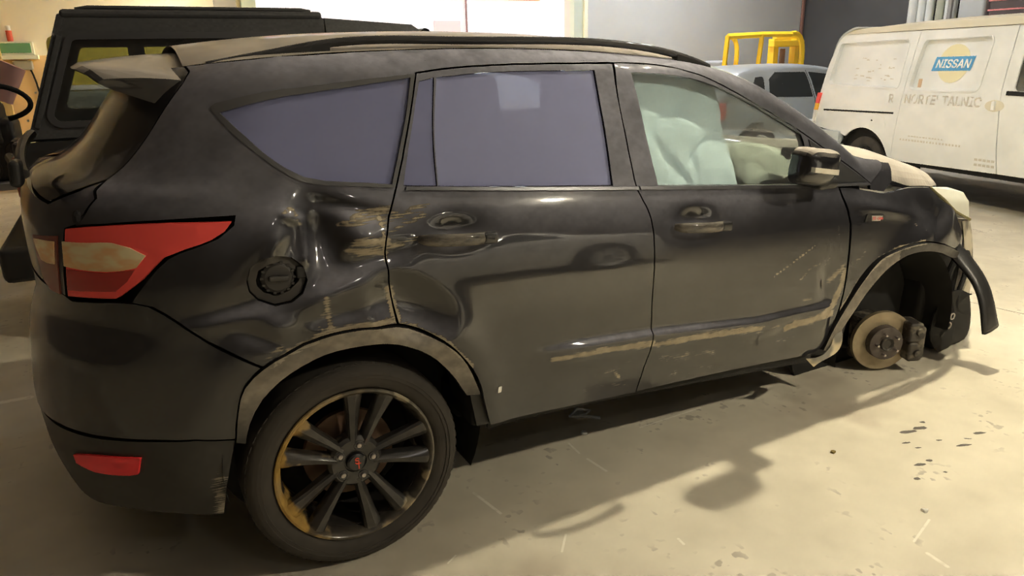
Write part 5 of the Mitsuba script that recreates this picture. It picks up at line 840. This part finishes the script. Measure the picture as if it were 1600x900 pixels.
v=rg.vertices.copy(); rg.vertices=np.stack([-.905+v[:,2]*.385+v[:,1],JY+v[:,0],1.19+v[:,2]],1); put(J+'__hardtop_rear',rg,'hardtop_black')
put(J+'__windshield_frame',cat_(tube([(1.40,JY+.04,1.71),(1.72,JY+.02,1.16)],.035,8),tube([(1.40,JY+1.5,1.71),(1.72,JY+1.52,1.16)],.035,8),tube([(1.40,JY+.04,1.71),(1.40,JY+1.5,1.71)],.035,8)),'gloss_black',smooth=True)
put(J+'__hood',rbox(1.25,1.3,.12,.05,(2.35,JY+.77,1.13)),'gloss_black',smooth=40)
put(J+'__floor',box(3.4,1.42,.1,(.8,JY+.77,.62)),'matte_black')
put(J+'__roll_bar',cat_(*[tube(spl([(x,JY+.14,1.1),(x,JY+.16,1.60),(x,JY+.30,1.70),(x,JY+1.24,1.70),(x,JY+1.38,1.60),(x,JY+1.4,1.1)],24),.028,8) for x in (-.30,.62)]),'interior_dark',smooth=True)
for x,y in ((.95,JY+.38),(.95,JY+1.15),(.05,JY+.38),(.05,JY+1.15)):
    put(J+'__'+num('seat_back'),rot(rbox(.16,.50,.62,.06,(0,0,0)),-10,[0,1,0]).apply_translation((x,y,1.05)),'seat_cloth',smooth=40)
tg_=rbox(.05,1.44,.62,.02,(-.97,JY+.77,.86)); put(J+'__tailgate',tg_,'gloss_black')
put(J+'__rear_bumper',rbox(.20,1.60,.20,.04,(-1.06,JY+.77,.52)),'black_plastic',smooth=40)
put(J+'__tail_light',rbox(.05,.13,.22,.015,(-.985,JY+.10,.98)),'dark_red_lens')
sp=Place((-1.20,JY+.80,.95),90)
put(J+'__wheel_carrier',cat_(box(.10,.3,.3,(-1.01,JY+.80,.98)),tube([(-1.0,JY+.10,1.05),(-1.06,JY+.5,1.05)],.03,8)),'black_plastic')
# ---------------- white panel van ----------------
VA=math.radians(12.2); VO=CAM+7.26*0
VO=np.array([6.80,1.6,0])   # set below from the side plane
dvv=np.array([-math.sin(VA),-math.cos(VA),0]); nvv=np.array([math.cos(VA),-math.sin(VA),0])
VO=np.array([6.904,1.752,0.0])
def vplace(m):
    v=m.vertices; m.vertices=VO+v[:,:1]*dvv-v[:,1:2]*nvv*-1*-1+v[:,2:]*[0,0,1]; return m
V_='white_van'; tag(V_,'white panel van with faded lettering parked at the right','van')
def c_van(p,n,uv):
    g=fbm(p.x*3,p.y*3,p.z*3,4)
    return mix((.74,.76,.755),(.83,.845,.84),smoothstep(.3,.7,g))
mat('van_white',pr(proc(c_van),.30,specular=.5,clearcoat=.5))
mat('van_yellowed',pr(proc(lambda p,n,uv: mix((.66,.62,.49),(.74,.70,.58),fbm(p.x*4,p.y*4,p.z*4,3))),.45))
simple('van_grey_bumper',(.55,.60,.62),.45)
# local: u forward, w outward (towards the camera), z up
def vside(u,z,o=0.0):
    w=-.085*np.clip((z-1.02)/.78,0,None)**1.25-.035*np.clip((.75-z)/.4,0,1)**2
    w=w-.05*np.clip((-1.62-u)/.28,0,None)**2
    return np.stack([u,w+o,z],-1)
def vp(poly,key,m,off=0,skirt=.02,h=.06,grow=0,label=None,smooth=True):
    me,U=panel(poly,lambda s,z,o: vside(s,z,o+off),h,skirt,None,world=None,grow=grow); put(key,vplace(me),m,label,smooth=smooth)
kz=lambda u,z:(1.1*u,1.518+(z-1.518)*1.1)
K=lambda L:[kz(*p) for p in L]
WIN1=rpoly(K([(-1.40,1.640),(-.452,1.652),(-.475,1.192),(-1.485,1.205)]),.05); WIN2=rpoly(K([(-.275,1.637),(.462,1.648),(.425,1.190),(-.350,1.174)]),.06)
REAR=K([(-1.20,1.795),(-1.30,1.77),(-1.427,1.70),(-1.53,1.42),(-1.61,1.10),(-1.67,.90),(-1.70,.72)])
ARCH=shapely.Point(kz(-.87,.42)).buffer(.40,quad_segs=24)
bodyR=Polygon(REAR+K([(-1.70,.70),(-1.1,.66),(-.48,.47),(-.445,.47),(-.37,1.2),(-.31,1.735),(-.6,1.735),(-1.3,1.71)])).buffer(0).difference(ARCH)
bodyR=Polygon(K([(-1.427,1.70),(-1.53,1.42),(-1.61,1.10),(-1.67,.90),(-1.69,.76),(-1.2,.70),(-.55,.47),(-.475,.47),(-.40,1.15),(-.345,1.722),(-.8,1.722),(-1.38,1.722)])).difference(ARCH)
vp(bodyR.difference(WIN1),V_+'__rear_side_panel','van_white',h=.05)
slid=Polygon(K([(-.470,.49),(-.395,1.15),(-.340,1.722),(.66,1.722),(.645,1.2),(.72,.51)]))
vp(slid.difference(WIN2),V_+'__sliding_door','van_white',h=.05)
frd=Polygon(K([(.73,.51),(.652,1.2),(.668,1.722),(1.3,1.70),(1.95,1.12),(1.98,.51)])); fwin=rpoly(K([(.76,1.20),(.77,1.62),(1.28,1.60),(1.72,1.18)]),.04)
vp(frd.difference(fwin),V_+'__front_door','van_white',h=.08)
vp(fwin,V_+'__front_door_window','car_glass',off=-.015,skirt=0,h=.1)
vp(Polygon(K([(.70,1.165),(1.75,1.145),(1.75,1.18),(.70,1.20)])),V_+'__front_window_seal','matte_black',off=.006,skirt=.01)
vp(WIN1,V_+'__window_blank','van_white',off=-.040,skirt=0,label='flush rear window blank with peeled stickers'); vp(WIN2,V_+'__window_blank_001','van_white',off=-.040,skirt=0,label='window blank with a round logo')
def frame(W_,key):
    r=W_.buffer(.012).difference(W_.buffer(-.006)); vp(r,key,'van_white',off=.008,skirt=.055,h=.03)
frame(WIN1,V_+'__window_frame'); frame(WIN2,V_+'__window_frame_001')
# gutter and roof
vp(Polygon(K([(-1.40,1.722),(-.3,1.726),(1.3,1.726),(1.3,1.742),(-.3,1.742),(-1.36,1.740)])),V_+'__rain_gutter','van_yellowed',off=.014,skirt=.03,h=.05)
def vroof():
    us=np.array([-1.40,-1.30,-1.1,-.6,0,.6,1.1,1.4])*1.1; R=[]
    zt=1.518+(np.array([1.725,1.765,1.785,1.805,1.815,1.812,1.79,1.72])-1.518)*1.1; ze=1.518+(1.735-1.518)*1.1
    for u,z in zip(us,zt):
        z=max(z,ze-.0); R.append([(u,-.09,ze),(u,-.10,ze+(z-ze)*.55),(u,-.16,ze+(z-ze)*.85),(u,-.5,z+.015),(u,-.8,z+.02),(u,-1.2,z+.01),(u,-1.50,ze)])
    return loft([list(r) for r in R],14)
me=sheet(vroof(),.015); put(V_+'__roof',vplace(me),'van_yellowed',smooth=True)
vp(Polygon(K([(-1.38,1.741),(1.3,1.743),(1.3,1.795),(-.2,1.79),(-1.0,1.778),(-1.3,1.76)])),V_+'__roof_side','van_yellowed',off=-.004,skirt=.02,h=.05)
# bulk of the van behind the skin
bulk=cat_(box(3.9,1.42,1.10,(.30,-.80,.90)),box(2.6,1.30,.60,(-.22,-.80,1.42)))
put(V_+'__inner_shell',vplace(bulk),'matte_black')
vf=box(.06,1.5,.95,(2.28,-.80,.85)); put(V_+'__front_panel',vplace(vf),'van_white')
ws=hull([(1.55,-.15,1.75),(1.55,-1.45,1.75),(2.25,-.08,1.15),(2.25,-1.52,1.15),(1.50,-.15,1.70),(1.5,-1.45,1.7),(2.2,-.08,1.1),(2.2,-1.52,1.1)]); put(V_+'__windscreen',vplace(ws),'car_glass')
rg_=sheet(loft([[(p[0]+.004,-.06-.0,p[1]) for p in REAR],[(p[0]-.08,-.8,p[1]) for p in REAR],[(p[0]+.004,-1.52,p[1]) for p in REAR]],20),.02); put(V_+'__tailgate',vplace(rg_),'van_white',smooth=True)
vp(Polygon(K([(-1.745,.72),(-1.2,.72),(-1.2,.56),(-1.28,.50),(-1.74,.52)])),V_+'__rear_bumper','van_grey_bumper',off=.03,skirt=.08)
put(V_+'__rear_bumper_beam',vplace(rbox(.14,1.62,.22,.03,(-1.93,-.78,.63))),'van_grey_bumper')
for (z0,z1),m,nm in (((.79,.925),simple('lamp_white',(.80,.78,.74),.2),'tail_light_clear'),((.925,1.0),simple('lamp_amber',(.90,.50,.04),.2),'tail_light_amber'),((1.0,1.115),'red_lens','tail_light_red')):
    u=lambda z: np.interp(z,[.76,.90,1.10,1.2],[-1.69,-1.67,-1.61,-1.585])
    vp(Polygon(K([(u(z0)-.025,z0),(u(z0)+.045,z0),(u(z1)+.045,z1),(u(z1)-.025,z1)])),V_+'__tail_light__'+nm,m,off=.02,skirt=.05,h=.05)
vp(Polygon(K([(-1.50,.927),(-.485,.945),(-.485,.962),(-1.50,.944)])),V_+'__door_rail','matte_black',off=.004,skirt=.01)
vp(rpoly(K([(-.80,.91),(-.59,.905),(-.565,.80),(-.775,.81)]),.02),V_+'__fuel_flap','van_white',off=.006,skirt=.01)
vp(shapely.Point(kz(-.755,.866)).buffer(.010),V_+'__fuel_flap_lock','matte_black',off=.008,skirt=.01,h=.01)
me=liner
al=trimesh.Trimesh(*(lambda a:( np.array([[kz(-.87,.42)[0]+.405*math.cos(t),y,kz(-.87,.42)[1]+.405*math.sin(t)] for t in a for y in (-.02,-.5)]), np.vstack([[[2*i,2*i+1,2*i+3],[2*i,2*i+3,2*i+2]] for i in range(len(a)-1)])))(np.radians(np.linspace(-15,195,40))),process=False)
put(V_+'__wheel_liner',vplace(al),'matte_black',smooth=True)
vw=lambda m: vplace(TM(m.vertices*np.array([1,1,1]),m.faces))
lathe_wheel(V_+'__wheel',(kz(-.87,0)[0],-.06,.31),.31,.2,1,0,simple('rim_dark',(.05,.05,.05),.6),lambda m: vplace(m)); lathe_wheel(V_+'__wheel_001',(1.75,-.06,.31),.31,.2,1,0,'rim_dark',lambda m: vplace(m))
# sliding door handle
vp(shapely.affinity.scale(shapely.Point(kz(.615,1.075)).buffer(.1,quad_segs=16),1.0,.52) if hasattr(shapely,'affinity') else Polygon(K([(.53,1.03),(.70,1.03),(.70,1.12),(.53,1.12)])),V_+'__handle_cup','van_yellowed',off=.003,skirt=.01,h=.03)
vp(rpoly(K([(.60,1.04),(.628,1.04),(.628,1.115),(.60,1.115)]),.008),V_+'__handle_lever','van_white',off=.025,skirt=.03,h=.03)
vp(rpoly(K([(.588,1.04),(.597,1.04),(.597,1.11),(.588,1.11)]),.002),V_+'__handle_slot','matte_black',off=.008,skirt=.006,h=.03)
# round logo with a blue bar, faded lettering, small print
LU,LZ=kz(.072,1.42)
def vflat(poly,key,m,off,label=None): vp(poly,key,m,off=off,skirt=.003,h=.05,label=label,smooth=False)
simple('logo_yellow',(.80,.75,.50),.5); simple('logo_blue',(.10,.36,.66),.5); simple('logo_white',(.85,.86,.86),.5); simple('faded_ink',(.60,.58,.52),.7); simple('faint_ink',(.62,.60,.54),.7); simple('sticker_brown',(.58,.42,.28),.7)
LG=V_+'__window_blank_001__logo'
vflat(shapely.affinity.scale(shapely.Point(LU+.005,LZ).buffer(.185,quad_segs=24),1,1),LG+'_disc','logo_yellow',-.036)
vflat(Polygon([(LU-.245,LZ-.072),(LU+.215,LZ-.066),(LU+.245,LZ+.07),(LU-.215,LZ+.064)]),LG+'_bar','logo_blue',-.033)
vflat(Polygon([(LU-.222,LZ-.056),(LU+.196,LZ-.051),(LU+.222,LZ+.055),(LU-.196,LZ+.050)]),LG+'_field','logo_blue',-.0315)
def vtext(s,u,z,h,key,m,off,shear=0,bold=True,sx=1.0,pieces=None):
    t=meshkit.text_mesh(s,h,.002,bold); v=t.vertices.copy(); x0=(v[:,0].max()+v[:,0].min())/2
    x=(v[:,0]-x0)*sx+shear*v[:,1]; P_=vside(u+x,z+v[:,1]-h/2,off+v[:,2]); t.vertices=P_; put(key,vplace(t),m)
vtext('NISSAN',LU,LZ,.078,LG+'_lettering','logo_white',-.030,shear=.22,sx=.98)
vtext('R',kz(-.445,1.10)[0]-.10,kz(0,1.093)[1],.085,V_+'__rear_side_panel__lettering','faded_ink',.002)
def worn(s,u,z,h,key,m):
    # worn letters: bites taken out of the lettering
    t=meshkit.text_mesh(s,h,.0015,True); v=t.vertices; f=t.triangles_center
    keep=meshkit.noise(f*np.array([55,55,0]),9)>.33
    t.update_faces(keep); v=t.vertices.copy(); x0=(v[:,0].max()+v[:,0].min())/2
    t.vertices=vside(u+(v[:,0]-x0)*1.0,z+v[:,1]-h/2,.002+v[:,2]); put(key,vplace(t),m)
worn("NORTE' TALNIC",kz(.06,0)[0],kz(0,1.098)[1],.088,V_+'__sliding_door__lettering','faded_ink')
for (u0,u1,z,h) in ((-.26,.16,.742,.014),(-.36,.36,.700,.020)):
    n=int((u1-u0)/.035); w=[]
    for i in range(n):
        a=kz(u0+(u1-u0)*i/n,z); L_=.028*RNG.uniform(.55,1.0)
        w.append(shapely.box(a[0],a[1],a[0]+L_,a[1]+h))
    vp_=shapely.union_all(w); ms=[panel(g,lambda s,z_,o: vside(s,z_,o+.002),.05,.002,None,world=None,grow=0)[0] for g in vp_.geoms]
    put(num(V_+'__sliding_door__small_print'),vplace(cat_(*ms)),'faint_ink',kind='stuff')
for z in (.600,.555):
    w=[shapely.box(*kz(.50+i*.042,z),*np.add(kz(.50+i*.042,z),(.034,.024))) for i in range(5)]
    ms=[panel(g,lambda s,z_,o: vside(s,z_,o+.002),.05,.002,None,world=None,grow=0)[0] for g in w]; put(num(V_+'__sliding_door__small_print'),vplace(cat_(*ms)),'faded_ink',kind='stuff')
a=kz(-.275,1.205); vflat(shapely.box(a[0],a[1],a[0]+.045,a[1]+.085),V_+'__window_blank_001__sticker','sticker_brown',-.036)
ms=[]
for i in range(26):
    u=RNG.uniform(-1.15,-.62); z=1.25+.25*RNG.random()**1.6; a=kz(u,z); w=RNG.uniform(.01,.06)
    ms.append(panel(shapely.box(a[0],a[1],a[0]+w,a[1]+.008+.008*RNG.random()),lambda s,z_,o: vside(s,z_,o-.037),.05,.002,None,world=None,grow=0)[0])
put(V_+'__window_blank__sticker_residue',vplace(cat_(*ms)),'faint_ink',kind='stuff')
# ---------------- forklift ----------------
F_='forklift'; tag(F_,'yellow forklift with open overhead guard behind the silver hatchback','forklift')
simple('forklift_yellow',(.95,.62,.03),.38,clearcoat=.4)
fy=6.8
fg=[('guard_post',[(8.93,fy,1.86),(8.83,fy,.6)]),('guard_post',[(9.74,fy,1.88),(9.62,fy,.6)]),('guard_rail',[(8.93,fy,1.86),(9.74,fy,1.89)]),('guard_rail',[(9.74,fy,1.89),(10.45,fy-.05,1.89)]),('guard_rail',[(9.74,fy,1.88),(9.82,fy+.9,1.88)])]
for n_,p_ in fg: put(num(F_+'__'+n_),tube(p_,.045,4),'forklift_yellow')
put(num(F_+'__guard_post'),tube(spl([(10.40,fy-.05,1.89),(10.62,fy-.05,1.85),(10.70,fy-.05,1.70),(10.70,fy-.05,.6)],20),.05,8),'forklift_yellow',smooth=40)
put(num(F_+'__guard_post'),tube(spl([(9.80,fy+.9,1.88),(9.98,fy+.9,1.84),(10.05,fy+.9,1.7),(10.05,fy+.9,.6)],20),.045,8),'forklift_yellow',smooth=40)
for x in (10.42,10.98): put(num(F_+'__mast_rail'),box(.12,.14,1.75,(x,fy+.35,.95)),'forklift_yellow')
put(num(F_+'__mast_crossbar'),rbox(.80,.14,.12,.02,(10.70,fy+.30,1.74)),'forklift_yellow'); put(num(F_+'__mast_crossbar'),rbox(.62,.12,.10,.02,(10.85,fy+.45,1.84)),'forklift_yellow')
put(F_+'__lift_cylinder',trimesh.creation.cylinder(.05,1.4,sections=14).apply_translation((10.70,fy+.38,.95)),simple('brown_steel',(.22,.13,.09),.5),smooth=40)
put(F_+'__chassis',rbox(1.9,1.0,.75,.08,(9.75,fy+.45,.55)),'forklift_yellow'); put(F_+'__counterweight',rbox(.5,1.05,.7,.12,(8.75,fy+.45,.65)),'hat_rust')
put(F_+'__seat',cat_(rbox(.5,.5,.14,.05,(9.35,fy+.45,1.0)),rbox(.16,.5,.42,.06,(9.12,fy+.45,1.26))),simple('seat_grey',(.30,.31,.32),.7),smooth=40)
put(F_+'__steering_column',tube([(9.95,fy+.45,.95),(9.72,fy+.45,1.30)],.02,8),'matte_black')
for x in (9.0,10.5):
    for sy in (-1,1): lathe_wheel(num(F_+'__wheel'),(x,fy+.45+sy*.52,.25),.25,.18,sy,0,'rim_dark')
put(F_+'__forks',cat_(box(1.1,.12,.05,(11.6,fy+.20,.10)),box(1.1,.12,.05,(11.6,fy+.70,.10))),'matte_black')
# ---------------- stored parts along the dark wall ----------------
simple('pvc_white',(.80,.82,.80),.35); simple('pvc_green',(.50,.52,.42),.5)
for i,(y,r,m) in enumerate(((6.20,.085,'pvc_white'),(6.03,.07,'pvc_white'),(5.87,.07,'pvc_white'),(5.68,.07,'pvc_green'),(5.48,.10,'pvc_white'))):
    k=num('standing_pipe'); put(k,trimesh.creation.cylinder(r,3.9,sections=20).apply_translation((12.95,y,1.95)),m,('first','second','third','fourth','fifth')[i]+(' pale' if m=='pvc_white' else ' olive')+' pipe from the left, standing against the dark wall above the white van','pipe','pipes standing against the dark wall',smooth=40)
def shelf():
    k='storage_rack'; tag(k,'grey storage rack against the dark wall above the white van','rack')
    for y in (5.28,2.6): put(num(k+'__upright'),cat_(box(.06,.06,3.4,(12.6,y,1.7)),box(.06,.06,3.4,(13.2,y,1.7))),'frame_grey')
    for z in (.9,1.98): put(num(k+'__shelf_board'),box(.70,2.8,.05,(12.9,3.94,z)),'frame_grey')
shelf()
put('grey_tub',cat_(rbox(.5,.46,.62,.06,(12.85,4.92,2.33))),simple('tub_grey',(.55,.58,.59),.5),'light grey plastic tub on the rack beside the pipes','tub',smooth=40)
k='dark_crate'; tag(k,'dark crate with pink bands on the rack right of the grey tub','crate')
put(k+'__box',rbox(.5,.95,.60,.03,(12.85,4.15,2.32)),simple('crate_dark',(.10,.07,.07),.5))
for z in (2.17,2.32): put(num(k+'__band'),box(.52,.97,.025,(12.85,4.15,z)),simple('band_pink',(.80,.30,.30),.5))
# ---------------- left wall things ----------------
k='wall_box'; tag(k,'small green-fronted box on the cream wall at the left','box')
put(k+'__case',rbox(.42,.12,.17,.01,(-1.47,8.93,1.83)),'frame_cream'); put(k+'__cover',rbox(.36,.02,.12,.006,(-1.47,8.865,1.835)),simple('box_green',(.16,.36,.20),.4))
put('wall_ledge',box(.55,.22,.05,(-1.50,8.89,1.72)),'frame_cream','narrow ledge under the green-fronted box','shelf')
put('socket_box',rbox(.22,.10,.12,.02,(-1.42,8.94,1.62)),'frame_grey','grey junction box below the ledge on the wall','junction box')
put('wall_cable',tube(spl([(-1.36,8.97,1.60),(-1.32,8.97,1.42),(-1.30,8.97,1.2),(-1.26,8.97,.8)],14),.012,6),'matte_black','black cable hanging from the junction box','cable',smooth=True)
k='spray_can'; tag(k,'red spray can with white cap above the green box','can')
put(k+'__can',trimesh.creation.cylinder(.035,.13,sections=16).apply_translation((-1.50,8.90,1.985)),simple('can_red',(.70,.12,.08),.35),smooth=40); put(k+'__cap',trimesh.creation.cylinder(.028,.06,sections=16).apply_translation((-1.50,8.90,2.08)),'logo_white',smooth=40)
put('wooden_post',rot(box(.15,.12,3.4,(0,0,1.7)),0,[0,1,0]).apply_translation((-1.70,8.80,0)),simple('post_wood',proc(lambda p,n,uv: mix((.50,.34,.14),(.66,.48,.24),noise(p.x*20,p.y*20,p.z*2))),.7),'tan wooden post at the left edge against the wall','post')
# engine on a trolley beside the off-roader
E_='engine'; tag(E_,'dark dismantled engine with hoses at the left edge behind the black off-roader','engine')
ex,ey=-1.42,3.9
put(E_+'__block',cat_(rbox(.55,.5,.45,.05,(ex,ey,.98)),rbox(.4,.42,.2,.04,(ex,ey,1.22))),simple('engine_dark',(.035,.033,.032),.5),smooth=40)
for i in range(4): put(num(E_+'__intake_runner'),tube(spl([(ex-.18+i*.12,ey-.2,1.25),(ex-.18+i*.12,ey-.30,1.33),(ex-.18+i*.12,ey-.40,1.20),(ex-.18+i*.12,ey-.34,1.05)],16),.028,8),'engine_dark',smooth=True)
for c,r in (((ex+.05,ey-.27,.85),.10),((ex+.25,ey-.27,.98),.06),((ex-.18,ey-.27,.95),.07)): put(num(E_+'__pulley'),mov(lathe([(0,-.02),(r*.4,-.02),(r*.5,0),(r*.9,0),(r,-.015),(r,.03),(0,.03)],24),*c),'hat_rust',smooth=30)
put(E_+'__hose',tube(spl([(ex+.25,ey-.2,1.2),(ex+.40,ey-.25,1.34),(ex+.30,ey-.3,1.42),(ex+.1,ey-.28,1.40)],24),.018,8),'matte_black',smooth=True)
k='engine_trolley'; tag(k,'steel trolley carrying the dark engine','trolley')
put(k+'__deck',box(.8,.7,.05,(ex,ey,.725)),'frame_grey')
for sx in (-1,1):
    for sy in (-1,1): put(num(k+'__leg'),box(.05,.05,.70,(ex+sx*.36,ey+sy*.31,.35)),'frame_grey')
k='canister'; m=trimesh.creation.cylinder(.085,.28,sections=20); rot(m,28,[0,1,0]); 
put(k,mov(m,ex+.26,ey+.05,1.455),simple('pink_plastic',(.72,.42,.38),.5),'pinkish plastic canister lying tilted on top of the dark engine','canister',smooth=40)
# ---------------- debris on the floor ----------------
def shard(x,y,r,t,seed,n=7,sx=1.0,ang=0):
    g=np.random.default_rng(seed); a=np.sort(g.uniform(0,2*math.pi,n)); q=np.stack([np.cos(a)*r*sx*g.uniform(.6,1,n),np.sin(a)*r*g.uniform(.6,1,n)],1)
    c,s_=math.cos(ang),math.sin(ang); q=q@np.array([[c,s_],[-s_,c]])+[x,y]
    p_=np.vstack([np.c_[q,np.full(n,.001)],np.c_[q*.9+np.array([x,y])*.1,np.full(n,.001+t)]]); return hull(p_)
put('clear_plastic_shard',cat_(tube([(1.075,-.43,.012),(1.13,-.40,.022),(1.185,-.425,.010),(1.14,-.45,.014),(1.085,-.435,.012),(1.15,-.47,.01),(1.19,-.50,.006)],.007,6),shard(1.13,-.43,.045,.012,3)),simple('shard_clear',(.62,.66,.70),.1,specular=.8),'small curled clear plastic shard on the floor under the rear door','plastic shard',smooth=30)
put('white_chip',shard(1.055,-.575,.018,.01,5),'logo_white','tiny white chip on the floor beside the shadow edge, below the rear door','chip')
put('silver_chip',shard(1.76,-1.63,.012,.008,9,sx=1.5),simple('chip_silver',(.75,.74,.70),.25,metallic=.5),'bright chip on the lit floor at the lower right','chip')
put('dry_leaf',shard(1.82,-1.21,.012,.007,12,sx=1.6),simple('leaf_brown',(.20,.15,.05),.8),'crumpled dry scrap on the lit floor between the wing mirror shadow and the stains','scrap')
put('body_sticker',box(.001,.001,.001,(0,0,-9)),'matte_black') if False else None
simple('oil_stain',(.135,.12,.105),.45)
DRIPS=['largest elongated oil drip, at the left of the cluster on the lit floor','dark oil drip just right of the largest one in the floor cluster','small oil drip at the very top of the cluster on the lit floor','long oil drip low on the right side of the floor cluster','pointed oil drip at the far right of the floor cluster','faint oil drip between the two long right-hand drips','darkest oil drip, in the lower half of the floor cluster','small oil drip just above and right of the darkest one','roundish oil drip at the bottom of the floor cluster','tiny oil drip in the middle of the floor cluster','faint oil drip just below the largest one','lone speck of oil at the lower right of the floor cluster','faint flat oil drip above the darkest one']
SZ=[(.060,.016),(.040,.015),(.016,.010),(.040,.010),(.034,.011),(.024,.009),(.030,.011),(.020,.009),(.020,.010),(.015,.007),(.024,.007),(.010,.006),(.016,.006)]
for i,((x,y),(a,b)) in enumerate(zip(STAINS,SZ)):
    put(num('oil_drip'),shard(x,y,b,.0008,40+i,11,sx=a/b,ang=-.35),'oil_stain',DRIPS[i],'stain','oil drips on the lit floor')

# light grey saloon parked on the camera's side of the room, mirrored in the doors
simple('pale_paint',(.62,.62,.63),.22,clearcoat=1.0)
k='grey_saloon'; tag(k,'light grey saloon mirrored in the black doors, parked opposite the black SUV','car')
gen_car(k,Place((3.22,-5.30,0),180),[(-.98,.70,.62,.66,.5),(-.90,.80,.90,.93,.6),(-.45,.86,.95,.99,.66),(-.10,.87,.96,1.10,.64),(.45,.87,.95,1.40,.58),(1.2,.87,.94,1.44,.58),(1.8,.86,.92,1.36,.60),(2.5,.85,.91,.97,.7),(3.2,.81,.82,.84,.7),(3.5,.68,.70,.72,.6)],
  [('rear_window',[(.20,1.0),(1.18,.98),(1.18,1.34),(.55,1.34)]),('front_window',[(1.25,.98),(2.30,.95),(1.80,1.28),(1.25,1.34)])],'pale_paint',[-.15,2.5],spokes=10,sides=(-1,),wr=.31)
